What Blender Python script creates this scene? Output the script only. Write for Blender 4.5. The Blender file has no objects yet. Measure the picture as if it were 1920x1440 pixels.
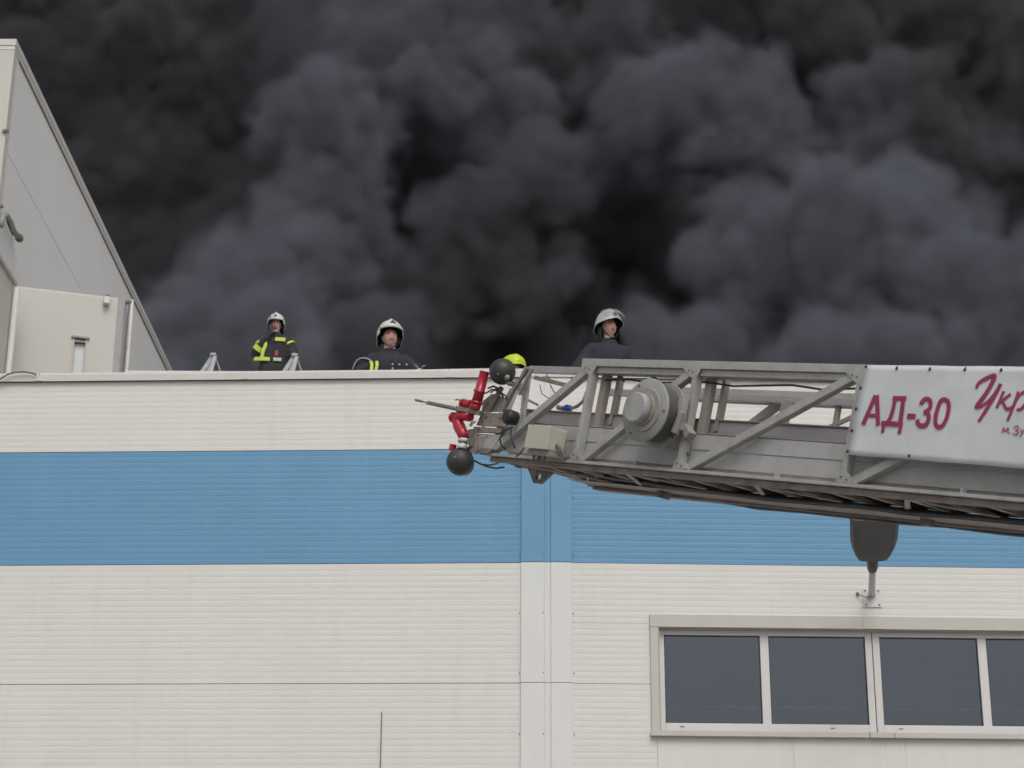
import bpy, bmesh, math, random
from mathutils import Vector, Matrix, noise
random.seed(7)
PI = math.pi
SC = bpy.context.scene
COL = SC.collection
V = Vector

# ------------------------------------------------------------------ camera
PITCH = math.radians(20.0); ROLL = math.radians(0.31); FPX = 3600.0
CAM = V((0, 0, 1.7))
FW = V((0, math.cos(PITCH), math.sin(PITCH)))
_u = V((0, -math.sin(PITCH), math.cos(PITCH))); _r = V((1, 0, 0))
RT = _r * math.cos(ROLL) + _u * math.sin(ROLL)
UP = _u * math.cos(ROLL) - _r * math.sin(ROLL)
cam = bpy.data.cameras.new('camera'); cam_ob = bpy.data.objects.new('camera', cam); COL.objects.link(cam_ob)
cam.sensor_width = 36; cam.lens = 36 * FPX / 1920; cam.clip_start = 0.1; cam.clip_end = 3000
cam_ob.matrix_world = Matrix.Translation(CAM) @ Matrix((RT, UP, -FW)).transposed().to_4x4()
cam.dof.use_dof = True; cam.dof.focus_distance = 13.0; cam.dof.aperture_fstop = 5.6
SC.camera = cam_ob

# ------------------------------------------------------------------ light: overcast, soft sun from behind the camera
SUN_EL = math.radians(48); SUN_AZ = math.radians(168)      # azimuth from +Y towards +X
world = bpy.data.worlds.new('World'); SC.world = world; world.use_nodes = True
wn = world.node_tree; bg = wn.nodes['Background']
sky = wn.nodes.new('ShaderNodeTexSky'); sky.sky_type = 'NISHITA'; sky.sun_disc = False
sky.sun_elevation = SUN_EL; sky.sun_rotation = SUN_AZ; sky.air_density = 1.0; sky.dust_density = 4.0; sky.ozone_density = 1.0
hs = wn.nodes.new('ShaderNodeHueSaturation'); hs.inputs['Saturation'].default_value = 0.18   # a cloud layer whitens the sky
wn.links.new(sky.outputs[0], hs.inputs['Color']); wn.links.new(hs.outputs[0], bg.inputs[0])
bg.inputs[1].default_value = 0.122
sl = bpy.data.lights.new('sun', 'SUN'); sl.energy = 0.75; sl.angle = math.radians(30); sl.color = (1, .96, .91)
so = bpy.data.objects.new('sun', sl); COL.objects.link(so)
sd = V((math.sin(SUN_AZ) * math.cos(SUN_EL), math.cos(SUN_AZ) * math.cos(SUN_EL), math.sin(SUN_EL)))
so.rotation_euler = sd.to_track_quat('Z', 'Y').to_euler()
SC.view_settings.view_transform = 'Standard'; SC.view_settings.look = 'None'
SC.view_settings.exposure = 0.0; SC.view_settings.gamma = 1.0; SC.view_settings.use_curve_mapping = False
cy = SC.cycles
cy.use_denoising = True; cy.use_adaptive_sampling = True; cy.adaptive_threshold = 0.04; cy.adaptive_min_samples = 16
cy.max_bounces = 6; cy.volume_bounces = 1; cy.volume_step_rate = 3.0; cy.volume_max_steps = 256

# ------------------------------------------------------------------ helpers
def ray(px, py): return (FW + RT * ((px - 960) / FPX) + UP * ((720 - py) / FPX)).normalized()
def at_Y(px, py, Y):
    d = ray(px, py); return CAM + d * (Y / d.y)
def at_Z(px, py, z):
    d = ray(px, py); return CAM + d * ((z - CAM.z) / d.z)
def at_X(px, py, x):
    d = ray(px, py); return CAM + d * (x / d.x)

def frame_matrix(o, ex, ey, ez):
    m = Matrix((ex, ey, ez)).transposed().to_4x4(); m.translation = o; return m

class MB:
    def __init__(self): self.v = []; self.f = []; self.sm = []
    def add(self, vs, fs, smooth=False):
        b = len(self.v); self.v += [tuple(p) for p in vs]
        for f in fs: self.f.append(tuple(i + b for i in f)); self.sm.append(smooth)
    def box(self, x0, x1, y0, y1, z0, z1):
        vs = [(x, y, z) for z in (z0, z1) for y in (y0, y1) for x in (x0, x1)]
        self.add(vs, [(0, 2, 3, 1), (4, 5, 7, 6), (0, 1, 5, 4), (2, 6, 7, 3), (0, 4, 6, 2), (1, 3, 7, 5)]); return self
    def beam(self, p, q, a, b, side=(0, 1, 0)):
        """box from p to q: a across (perpendicular to side), b along side"""
        p = V(p); q = V(q); d = (q - p).normalized(); s = V(side); s = (s - d * s.dot(d)).normalized(); t = d.cross(s)
        vs = []
        for c in (p, q):
            for i, j in ((-1, -1), (1, -1), (1, 1), (-1, 1)): vs.append(c + t * (a / 2 * i) + s * (b / 2 * j))
        self.add(vs, [(3, 2, 1, 0), (4, 5, 6, 7), (0, 1, 5, 4), (1, 2, 6, 5), (2, 3, 7, 6), (3, 0, 4, 7)]); return self
    def tube(self, pts, r, n=10, cap=True):
        pts = [V(p) for p in pts]; rs = r if isinstance(r, (list, tuple)) else [r] * len(pts)
        vs = []; prev = None
        for i, p in enumerate(pts):
            d = (pts[min(i + 1, len(pts) - 1)] - pts[max(i - 1, 0)]).normalized()
            if prev is None: prev = d.orthogonal().normalized()
            a = (prev - d * prev.dot(d)).normalized(); prev = a; b = d.cross(a)
            for k in range(n):
                t = 2 * PI * k / n; vs.append(p + (a * math.cos(t) + b * math.sin(t)) * rs[i])
        fs = []
        for i in range(len(pts) - 1):
            for k in range(n): fs.append((i * n + k, i * n + (k + 1) % n, (i + 1) * n + (k + 1) % n, (i + 1) * n + k))
        self.add(vs, fs, True)
        if cap:
            self.add(vs[:n], [tuple(range(n))[::-1]]); self.add(vs[-n:], [tuple(range(n))])
        return self
    def lathe(self, prof, o, ax, n=28, cap=True):
        o = V(o); ax = V(ax).normalized()
        for (h0, r0), (h1, r1) in zip(prof, prof[1:]):
            a = ax.orthogonal().normalized(); b = ax.cross(a); vs = []
            for h, r in ((h0, r0), (h1, r1)):
                for k in range(n):
                    t = 2 * PI * k / n; vs.append(o + ax * h + (a * math.cos(t) + b * math.sin(t)) * max(r, 1e-5))
            self.add(vs, [(k, (k + 1) % n, n + (k + 1) % n, n + k) for k in range(n)], abs(h1 - h0) > 1e-6)
        if cap:
            a = ax.orthogonal().normalized(); b = ax.cross(a)
            for (h, r), rev in ((prof[0], True), (prof[-1], False)):
                if r > 1e-4:
                    vs = [o + ax * h + (a * math.cos(2 * PI * k / n) + b * math.sin(2 * PI * k / n)) * r for k in range(n)]
                    self.add(vs, [tuple(range(n))[::-1] if rev else tuple(range(n))])
        return self
    def ellipsoid(self, c, rx, ry, rz, n=16, m=10, fn=None, rot=None):
        c = V(c); vs = []; fs = []
        for i in range(m + 1):
            th = PI * i / m
            for k in range(n):
                ph = 2 * PI * k / n; d = V((math.sin(th) * math.cos(ph), math.sin(th) * math.sin(ph), math.cos(th)))
                p = V((d.x * rx, d.y * ry, d.z * rz))
                if fn: p = fn(p, d)
                if rot: p = rot @ p
                vs.append(c + p)
        for i in range(m):
            for k in range(n): fs.append((i * n + k, (i + 1) * n + k, (i + 1) * n + (k + 1) % n, i * n + (k + 1) % n))
        self.add(vs, fs, True); return self
    def prism(self, poly, o, ex, ey, en, t):
        """poly in (ex,ey) plane at o, extruded t along en"""
        o = V(o); ex = V(ex); ey = V(ey); en = V(en); n = len(poly)
        a = [o + ex * x + ey * y for x, y in poly]; b = [p + en * t for p in a]
        self.add(a + b, [tuple(range(n))[::-1], tuple(range(n, 2 * n))] + [(i, (i + 1) % n, n + (i + 1) % n, n + i) for i in range(n)]); return self
    def capsule(self, p, q, r1, r2, n=12):
        p = V(p); q = V(q); d = (q - p).normalized(); pts = []; rs = []
        for k in range(5):
            t = PI / 2 * (1 - k / 4); pts.append(p - d * r1 * math.sin(t)); rs.append(max(r1 * math.cos(t), .0008))
        for k in range(5):
            t = PI / 2 * k / 4; pts.append(q + d * r2 * math.sin(t)); rs.append(max(r2 * math.cos(t), .0008))
        return self.tube(pts, rs, n)
    def build(self, name, mat, parent=None, m=None, bevel=0, remesh=0, smooth=0):
        me = bpy.data.meshes.new(name); me.from_pydata(self.v, [], self.f)
        me.polygons.foreach_set('use_smooth', self.sm)
        bm = bmesh.new(); bm.from_mesh(me); bmesh.ops.remove_doubles(bm, verts=bm.verts, dist=1e-6)
        bmesh.ops.recalc_face_normals(bm, faces=bm.faces); bm.to_mesh(me); bm.free()
        me.materials.append(mat); me.update()
        o = bpy.data.objects.new(name, me); COL.objects.link(o)
        if parent: o.parent = parent
        if m is not None: o.matrix_local = m
        if remesh:
            r = o.modifiers.new('r', 'REMESH'); r.mode = 'VOXEL'; r.voxel_size = remesh; r.use_smooth_shade = True
            if smooth: s = o.modifiers.new('s', 'SMOOTH'); s.iterations = smooth; s.factor = .5
        if bevel:
            b = o.modifiers.new('b', 'BEVEL'); b.width = bevel; b.segments = 2; b.limit_method = 'ANGLE'
        return o

def tag(o, label=None, cat=None, group=None, kind=None):
    if label: o['label'] = label
    if cat: o['category'] = cat
    if group: o['group'] = group
    if kind: o['kind'] = kind
    return o
def thing(name, label, cat, m=None, group=None):
    o = bpy.data.objects.new(name, None); COL.objects.link(o); o.empty_display_size = .2
    if m is not None: o.matrix_world = m
    return tag(o, label, cat, group)

def material(name, col, rough=.6, metal=0, var=.08, scale=3.0, dirt=0, dirtcol=(.12, .1, .08), streak=0, bump=0, bscale=60, spec=.5, coat=0):
    m = bpy.data.materials.new(name); m.use_nodes = True; nt = m.node_tree; N = nt.nodes; L = nt.links
    p = N['Principled BSDF']; p.inputs['Roughness'].default_value = rough; p.inputs['Metallic'].default_value = metal
    p.inputs['Specular IOR Level'].default_value = spec; p.inputs['Coat Weight'].default_value = coat
    tc = N.new('ShaderNodeTexCoord')
    nz = N.new('ShaderNodeTexNoise'); nz.inputs['Scale'].default_value = scale; nz.inputs['Detail'].default_value = 6; nz.inputs['Roughness'].default_value = .6
    L.new(tc.outputs['Object'], nz.inputs['Vector'])
    rp = N.new('ShaderNodeValToRGB'); rp.color_ramp.elements[0].position = .3; rp.color_ramp.elements[1].position = .7
    rp.color_ramp.elements[0].color = (*[c * (1 - var) for c in col], 1); rp.color_ramp.elements[1].color = (*[min(1, c * (1 + var)) for c in col], 1)
    L.new(nz.outputs['Fac'], rp.inputs[0]); cur = rp.outputs[0]
    def layer(cur, sc3, lo, hi, c2, amt, det=5):
        mp = N.new('ShaderNodeMapping'); mp.inputs['Scale'].default_value = sc3; L.new(tc.outputs['Object'], mp.inputs[0])
        n2 = N.new('ShaderNodeTexNoise'); n2.inputs['Scale'].default_value = 1; n2.inputs['Detail'].default_value = det; n2.inputs['Roughness'].default_value = .65
        L.new(mp.outputs[0], n2.inputs['Vector'])
        r2 = N.new('ShaderNodeMapRange'); r2.inputs['From Min'].default_value = lo; r2.inputs['From Max'].default_value = hi; r2.inputs['To Max'].default_value = amt
        L.new(n2.outputs['Fac'], r2.inputs[0])
        mx = N.new('ShaderNodeMix'); mx.data_type = 'RGBA'; L.new(r2.outputs[0], mx.inputs['Factor']); L.new(cur, mx.inputs['A']); mx.inputs['B'].default_value = (*c2, 1)
        return mx.outputs['Result']
    if dirt: cur = layer(cur, (9, 9, 9), .48, .75, dirtcol, dirt)
    if streak: cur = layer(cur, (7, 7, .5), .5, .8, dirtcol, streak)
    L.new(cur, p.inputs['Base Color'])
    rr = N.new('ShaderNodeMapRange'); rr.inputs['To Min'].default_value = rough * .85; rr.inputs['To Max'].default_value = min(1, rough * 1.15)
    L.new(nz.outputs['Fac'], rr.inputs[0]); L.new(rr.outputs[0], p.inputs['Roughness'])
    if bump:
        n3 = N.new('ShaderNodeTexNoise'); n3.inputs['Scale'].default_value = bscale; n3.inputs['Detail'].default_value = 3; L.new(tc.outputs['Object'], n3.inputs['Vector'])
        b = N.new('ShaderNodeBump'); b.inputs['Strength'].default_value = bump; b.inputs['Distance'].default_value = .01; L.new(n3.outputs['Fac'], b.inputs['Height']); L.new(b.outputs[0], p.inputs['Normal'])
    return m

M = {}
M['white_clad'] = material('white_cladding', (.655, .64, .61), .55, var=.025, scale=1.2, streak=.16, dirtcol=(.40, .37, .33), bump=.05, bscale=8)
M['blue_clad'] = material('blue_cladding', (.112, .275, .44), .5, var=.035, scale=1.5, streak=.20, dirtcol=(.2, .36, .5), bump=.05, bscale=8)
M['white_strip'] = material('white_flashing', (.66, .655, .635), .5, var=.02, scale=2, streak=.08, dirtcol=(.42, .4, .37))
M['blue_strip'] = material('blue_flashing', (.124, .29, .455), .5, var=.03, scale=2)
M['coping'] = material('coping_metal', (.60, .565, .54), .5, var=.03, scale=3, dirt=.15, dirtcol=(.36, .33, .3))
M['joint'] = material('joint_sealant', (.16, .15, .13), .8)
M['frame_white'] = material('white_window_frame', (.62, .60, .58), .4, var=.02)
M['surround'] = material('beige_flashing', (.50, .475, .43), .5, var=.03, streak=.12, dirtcol=(.36, .33, .28))
M['roof'] = material('roof_membrane', (.18, .18, .18), .8)
M['grey_side'] = material('grey_wall_panel', (.74, .73, .715), .6, var=.03, scale=.5, streak=.16, dirtcol=(.55, .55, .53))
M['beige_wall'] = material('beige_render', (.56, .535, .485), .7, var=.03, scale=1, streak=.08, dirtcol=(.42, .38, .33))
M['dark'] = material('hollow_shade_black', (.02, .02, .02), .8)  # flat black that paints the shade inside the gap and the barrel mouth
M['ladder'] = material('ladder_grey_paint', (.40, .395, .375), .5, var=.08, scale=5, dirt=.55, dirtcol=(.22, .2, .17), bump=.08, bscale=30, spec=.4)
M['ladder_tan'] = material('ladder_tan_paint', (.31, .275, .245), .6, var=.1, scale=7, dirt=.45, dirtcol=(.15, .12, .09))  # browner tone of the ladder paint with random darker patches
M['ladder_plate'] = material('ladder_plate_paint', (.42, .42, .42), .45, var=.06, scale=2.5, streak=.35, dirt=.35, dirtcol=(.27, .24, .21), spec=.4)
M['under'] = material('shaded_underside_metal', (.24, .205, .18), .6, var=.2, scale=8, dirt=.6, dirtcol=(.045, .035, .03))  # dirty ladder metal, its dark brown base also paints the shade underneath
M['lilac'] = material('bare_rail_metal', (.40, .38, .39), .4, metal=.2, var=.1, scale=9, dirt=.4, dirtcol=(.2, .18, .17))
M['reel'] = material('reel_grey', (.30, .30, .28), .5, var=.06, scale=6, dirt=.3)
M['reel_cap'] = material('reel_cap_grey', (.36, .36, .355), .5, var=.08, scale=6, dirt=.3)
M['reel_drum'] = material('reel_drum_cable', (.10, .095, .085), .6, var=.15, scale=12)
M['red'] = material('red_paint', (.42, .012, .03), .35, var=.08, scale=8, dirt=.15, coat=.3)
M['lamp_black'] = material('black_lamp_shell', (.035, .036, .036), .5, var=.15, scale=10, dirt=.35, dirtcol=(.1, .095, .09))
M['rubber'] = material('black_rubber', (.02, .022, .026), .5)
M['brass'] = material('dull_steel', (.27, .25, .22), .4, metal=.5, var=.15, scale=20, dirt=.4)
M['cream_box'] = material('cream_box_paint', (.50, .49, .40), .5, var=.04, dirt=.2, dirtcol=(.3, .27, .2))
M['blue_valve'] = material('blue_plastic', (.02, .07, .3), .4)
M['banner'] = material('banner_fabric', (.63, .65, .665), .55, var=.05, scale=1.5, streak=.2, dirt=.10, dirtcol=(.4, .4, .4))
M['magenta'] = material('magenta_print', (.30, .03, .085), .5, var=.04)
M['eyelet'] = material('eyelet_metal', (.08, .07, .07), .5, metal=.5)
M['lum_grey'] = material('luminaire_grey', (.085, .088, .087), .5, var=.06)
M['galv'] = material('galvanised_steel', (.33, .35, .355), .4, metal=.4, var=.08, scale=10, dirt=.2)
M['white_pipe'] = material('white_pipe', (.62, .61, .6), .5)
M['skin'] = material('skin', (.62, .36, .29), .55, var=.06, scale=30)
M['lip'] = material('lips', (.27, .10, .09), .5)
M['eye'] = material('eye_dark', (.05, .04, .035), .3)
M['brow'] = material('eyebrow_hair', (.12, .08, .05), .8)
M['hair'] = material('hair', (.05, .035, .025), .8)
M['jacket'] = material('navy_jacket', (.022, .022, .034), .85, var=.15, scale=12, bump=.4, bscale=25)
M['jacket2'] = material('charcoal_jacket', (.024, .025, .027), .85, var=.15, scale=12, bump=.4, bscale=25)
M['trousers'] = material('navy_trousers', (.02, .02, .028), .85)
M['boot'] = material('boot_leather', (.015, .015, .015), .4)
M['glove'] = material('glove_leather', (.03, .03, .032), .7)
M['hivis'] = material('hi_vis_band', (.50, .60, .08), .5, var=.05)
M['reflect'] = material('reflective_band', (.50, .50, .48), .4)
M['helmet'] = material('white_helmet_shell', (.62, .63, .58), .3, var=.03, coat=.4)
M['helmet2'] = material('silver_helmet_shell', (.52, .55, .55), .3, var=.04, coat=.4)
M['helmet_y'] = material('yellow_helmet_shell', (.52, .64, .02), .35, var=.03)
M['badge'] = material('helmet_badge_dark', (.06, .06, .06), .5)
M['badge_red'] = material('helmet_badge_red', (.5, .12, .08), .5)
M['cloth_neck'] = material('neck_guard_cloth', (.015, .015, .016), .9)
M['redcloth'] = material('red_pocket', (.35, .04, .06), .7)
M['room'] = material('room_interior', (.07, .073, .085), .9)
M['pane_streak'] = material('pane_streak_white', (.85, .87, .9), .4)  # white of the strips that imitate light streaks in the panes
M['concrete'] = material('yard_concrete', (.26, .25, .235), .85, var=.12, scale=.6)

def glass_mat():
    m = bpy.data.materials.new('window_glass'); m.use_nodes = True; nt = m.node_tree; nt.nodes.clear(); N = nt.nodes; L = nt.links
    o = N.new('ShaderNodeOutputMaterial'); mx = N.new('ShaderNodeMixShader'); t = N.new('ShaderNodeBsdfTransparent'); g = N.new('ShaderNodeBsdfGlossy'); fr = N.new('ShaderNodeFresnel')
    t.inputs[0].default_value = (.55, .58, .62, 1); g.inputs['Roughness'].default_value = .02; g.inputs['Color'].default_value = (.82, .88, 1, 1); fr.inputs[0].default_value = 1.75
    tc = N.new('ShaderNodeTexCoord'); nz = N.new('ShaderNodeTexNoise'); nz.inputs['Scale'].default_value = 1.3; bp = N.new('ShaderNodeBump'); bp.inputs['Strength'].default_value = .35; bp.inputs['Distance'].default_value = .02
    L.new(tc.outputs['Object'], nz.inputs['Vector']); L.new(nz.outputs['Fac'], bp.inputs['Height']); L.new(bp.outputs[0], g.inputs['Normal']); L.new(bp.outputs[0], fr.inputs['Normal'])
    L.new(fr.outputs[0], mx.inputs[0]); L.new(t.outputs[0], mx.inputs[1]); L.new(g.outputs[0], mx.inputs[2]); L.new(mx.outputs[0], o.inputs[0]); return m
M['glass'] = glass_mat()
def visor_mat():
    m = bpy.data.materials.new('visor_plastic'); m.use_nodes = True; p = m.node_tree.nodes['Principled BSDF']
    p.inputs['Base Color'].default_value = (.35, .37, .37, 1); p.inputs['Roughness'].default_value = .15; p.inputs['Alpha'].default_value = .45; return m
M['visor'] = visor_mat()

# ------------------------------------------------------------------ ground
g = MB(); g.add([(-900, -900, 0), (900, -900, 0), (900, 900, 0), (-900, 900, 0)], [(0, 1, 2, 3)])
tag(g.build('ground', M['concrete']), kind='structure')

# ------------------------------------------------------------------ warehouse
D = 16.2
_d = ray(1025, 900); CORNER = V((_d.x * D / _d.y, D, 0))
AL, AR = math.radians(-2.4), math.radians(1.45)
eL = V((math.cos(AL), math.sin(AL), 0)); nL = V((-math.sin(AL), math.cos(AL), 0))
eR = V((math.cos(AR), math.sin(AR), 0)); nR = V((-math.sin(AR), math.cos(AR), 0))
Z = V((0, 0, 1))
warehouse = thing('warehouse', 'white warehouse of ribbed panels with a wide blue band and a strip window', 'building', Matrix.Translation(CORNER))
mL = frame_matrix(V((0, 0, 0)), eL, nL, Z); mR = frame_matrix(V((0, 0, 0)), eR, nR, Z)
def wallL(px, py, off=0):
    d = ray(px, py); t = (CORNER + nL * off - CAM).dot(nL) / d.dot(nL); P = CAM + d * t - CORNER; return P.dot(eL), P.z
def wallR(px, py, off=0):
    d = ray(px, py); t = (CORNER + nR * off - CAM).dot(nR) / d.dot(nR); P = CAM + d * t - CORNER; return P.dot(eR), P.z
ROWS = [(0.0, .72), (.72, 1.76), (1.76, 2.80), (2.80, 3.845), (3.845, 4.895), (4.895, 5.948), (5.948, 6.989), (6.989, 7.66)]
BLUE = 6
def ribbed(x0, x1, z0, z1, depth=.0011, pitch=.0525, gap=.003, ribs=True):
    """a cladding sheet with shallow horizontal grooves, front at y=0, returned as an MB"""
    b = MB(); zs = [(z0 + gap, .03), (z0 + gap, 0)]
    if ribs:
        z = z0 + .03
        while z + pitch < z1 - .01:
            zs += [(z, 0), (z + .012, depth), (z + .016, depth), (z + .028, 0)]; z += pitch
    zs += [(z1 - gap, 0), (z1 - gap, .03)]
    vs = []; n = len(zs)
    for x in (x0, x1):
        for z, y in zs: vs.append((x, y, z))
    b.add(vs, [(i, n + i, n + i + 1, i + 1) for i in range(n - 1)])
    b.add([(x0, .0, z0 + gap), (x0, .06, z0 + gap), (x0, .06, z1 - gap), (x0, 0, z1 - gap)], [(0, 1, 2, 3)])
    b.add([(x1, .0, z0 + gap), (x1, .06, z0 + gap), (x1, .06, z1 - gap), (x1, 0, z1 - gap)], [(0, 1, 2, 3)])
    return b
# backing walls (dark joints show through the gaps)
MB().box(-12, 0, .022, .25, 0, 7.65).build('wall_core', M['joint'], warehouse, mL)
W0, W1, WZ0, WZ1 = .965, 9.9, 4.50, 5.385      # window opening on the right wall
bk = MB(); bk.box(.011, 12, .022, .25, 0, WZ0); bk.box(.011, 12, .022, .25, WZ1, 7.65); bk.box(.011, W0, .022, .25, WZ0, WZ1); bk.box(W1, 12, .022, .25, WZ0, WZ1)
bk.build('wall_core', M['joint'], warehouse, mR)
PX = .222
for i, (z0, z1) in enumerate(ROWS):
    mat = M['blue_clad'] if i == BLUE else M['white_clad']; ms = M['blue_strip'] if i == BLUE else M['white_strip']
    ribbed(-6.6, -PX + .01, z0, z1).build('cladding_panel', mat, warehouse, mL)
    ribbed(-12, -6.606, z0, z1).build('cladding_panel', mat, warehouse, mL)
    if i == 5:     # row that holds the upper part of the window
        ribbed(PX - .01, .90, z0, 5.420, gap=.001).build('cladding_panel', mat, warehouse, mR)
        ribbed(PX - .01, 12, 5.420, z1, gap=.001).build('cladding_panel', mat, warehouse, mR)
    elif i == 4:
        ribbed(PX - .01, .93, z0, z1).build('cladding_panel', mat, warehouse, mR)
        xs = [.932, 2.08, 2.86, 3.03, 4.9, 7.0, 9.95]
        for a, b in zip(xs, xs[1:]):
            ribbed(a, b - .0015, z0, WZ0 - .03, ribs=False).build('cladding_panel', mat, warehouse, mR)
    else:
        ribbed(PX - .01, 12, z0, z1).build('cladding_panel', mat, warehouse, mR)
    # corner pilaster: two folded strips and a recessed channel
    s = MB(); s.box(-PX, -.018, -.024, .02, z0 + .002, z1 - .002); s.build('pilaster_strip', ms, warehouse, mL, bevel=.003)
    s = MB(); s.box(.034, PX - .006, -.024, .02, z0 + .002, z1 - .002); s.build('pilaster_strip', ms, warehouse, mR, bevel=.003)
    s = MB(); s.box(-.018, .034, -.010, .02, z0 + .002, z1 - .002); s.build('pilaster_channel', ms, warehouse, mR)
rv = MB()
for k in range(14):
    for m_, x in ((mL, -PX - .012), (mL, -.03), (mR, PX + .008)):
        z = .3 + k * .52; p = m_ @ V((x, -.026 if abs(x + .03) < .01 else -.002, z)); rv.ellipsoid(p, .006, .004, .006, 8, 5)
o = rv.build('rivets', M['joint'], warehouse); o['kind'] = 'stuff'
# slender dark joint strip low on the left wall
u1, zt = wallL(716, 1335); MB().box(u1 - .004, u1 + .004, -.008, -.001, 2.4, zt).build('joint_strip', M['joint'], warehouse, mL)
# coping in segments
def coping(x0, x1, m_, sag=0):
    b = MB(); t = 7.735
    prof = [(-.036, 7.655), (-.038, 7.715), (-.034, t), (.30, t - .015), (.30, t - .03), (-.028, t - .016), (-.030, 7.66)]
    n = len(prof); vs = [(x0, y, z) for y, z in prof] + [(x1, y, z) for y, z in prof]
    b.add(vs, [(i, (i + 1) % n, n + (i + 1) % n, n + i) for i in range(n)] + [tuple(range(n)), tuple(range(n, 2 * n))])
    return b.build('coping_segment', M['coping'], warehouse, m_)
cl = [-12, -8.3, wallL(75, 710)[0], wallL(462, 710)[0], wallL(843, 705)[0], 0.0]
for a, b in zip(cl, cl[1:]): coping(a + .0025, b - .0025, mL)
for a, b in ((.004, 2.3), (2.3, 4.6), (4.6, 6.9), (6.9, 9.2), (9.2, 12)): coping(a + .002, b - .002, mR)
for x in (cl[2], cl[3], cl[4]):
    MB().box(x - .03, x + .03, -.041, -.0385, 7.66, 7.712).build('coping_joint_cover', M['coping'], warehouse, mL)
# roof: low level then a raised level further back
rf = MB(); rf.box(-14, 14, .31, 6.9, 6.9, 7.10); rf.build('roof', M['roof'], warehouse, Matrix.Translation((0, 0, 0)))
MB().box(-5.3, 14, 7.0, 18, 6.9, 10.30).build('upper_storey', M['grey_side'], warehouse)

# strip window
ZB, ZT = WZ0 + .0, WZ1
def boxp(name, mat, x0, x1, y0, y1, z0, z1, parent=warehouse, m=mR, bev=.003, label=None):
    o = MB().box(x0, x1, y0, y1, z0, z1).build(name, mat, parent, m, bevel=bev)
    if label: o['label'] = label
    return o
# surround flashing
j0 = wallR(1617, 1165)[0]; j1 = wallR(1658, 1165)[0]
boxp('window_surround', M['surround'], .885, j0 + .02, -.026, .01, WZ1, 5.497)
boxp('window_surround', M['surround'], j1 - .02, 9.99, -.026, .01, WZ1, 5.497)
boxp('window_surround', M['surround'], j0, j1, -.030, -.0265, WZ1 + .002, 5.495, bev=0)
boxp('window_surround', M['surround'], .885, .955, -.025, .01, WZ0 - .005, WZ1 - .002)
boxp('window_surround', M['surround'], .957, W0, -.018, .02, WZ0 - .005, WZ1 - .002)
boxp('window_surround', M['surround'], 9.91, 9.99, -.025, .01, WZ0, WZ1 - .002)
boxp('window_reveal', M['surround'], W0, W1, .0, .16, WZ1 - .004, WZ1 + .02, bev=0)
boxp('window_reveal', M['surround'], W0 - .02, W0 + .004, .02, .16, WZ0, WZ1 - .006, bev=0)
boxp('window_sill', M['surround'], .875, 2.72, -.055, .09, WZ0 - .052, WZ0 - .006)
boxp('window_sill', M['surround'], 2.724, 2.93, -.058, .09, WZ0 - .052, WZ0 - .005)
boxp('window_sill', M['surround'], 2.934, 9.99, -.055, .09, WZ0 - .052, WZ0 - .006)
GD = .085
def wu(px, off=GD): return wallR(px, 1275, off)[0]
units = [(1236, 1246, 1427, 1443, 1625, 1638), (1639, 1652, 1837, 1853, 2037, 2050)]
uu = [[wu(p) for p in q] for q in units]
step = uu[1][0] - uu[0][0]
for k in range(2): uu.append([x + step * 1.02 * (k + 1) for x in uu[1]])
gz0, gz1 = wallR(1340, 1357, GD)[1], wallR(1340, 1192, GD)[1]
fz0, fz1 = WZ0 - .005, WZ1 - .004
for q in uu:
    a, b, c, d, e, f = q
    fr = MB(); y0, y1 = GD - .02, GD + .05
    fr.box(a, b, y0, y1, fz0, fz1); fr.box(e, f - .002, y0, y1, fz0, fz1); fr.box(b, e, y0, y1, fz0, gz0); fr.box(b, e, y0, y1, gz1, fz1)
    w = fr.build('window', M['frame_white'], warehouse, mR, bevel=.004)
    MB().box(c, d, y0 + .003, y1, gz0, gz1).build('mullion', M['frame_white'], w, bevel=.003)
    for x0, x1 in ((b, c), (d, e)):
        MB().box(x0 - .004, x1 + .004, GD + .004, GD + .01, gz0 - .004, gz1 + .004).build('pane', M['glass'], w)
        bd = MB(); bd.box(x0, x0 + .008, GD - .002, GD + .004, gz0, gz1); bd.box(x1 - .008, x1, GD - .002, GD + .004, gz0, gz1)
        bd.box(x0 + .008, x1 - .008, GD - .002, GD + .004, gz0, gz0 + .008); bd.box(x0 + .008, x1 - .008, GD - .002, GD + .004, gz1 - .008, gz1)
        bd.build('glazing_bead', M['rubber'], w)
    MB().box(b + .12, b + .16, y0 - .004, y0, gz0 - .035, gz0 - .028).build('drain_slot', M['joint'], w)
    MB().box(d + .5, d + .54, y0 - .004, y0, gz0 - .035, gz0 - .028).build('drain_slot', M['joint'], w)
# room behind the glass
rm = MB(); x0, x1, y0, y1, z0, z1 = .8, 10.2, .26, 4.5, 3.4, 6.3
rm.add([(x, y, z) for z in (z0, z1) for y in (y0, y1) for x in (x0, x1)], [(0, 2, 3, 1), (4, 5, 7, 6), (2, 6, 7, 3), (0, 4, 6, 2), (1, 3, 7, 5)])
rm.build('room', M['room'], warehouse, mR)
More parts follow.
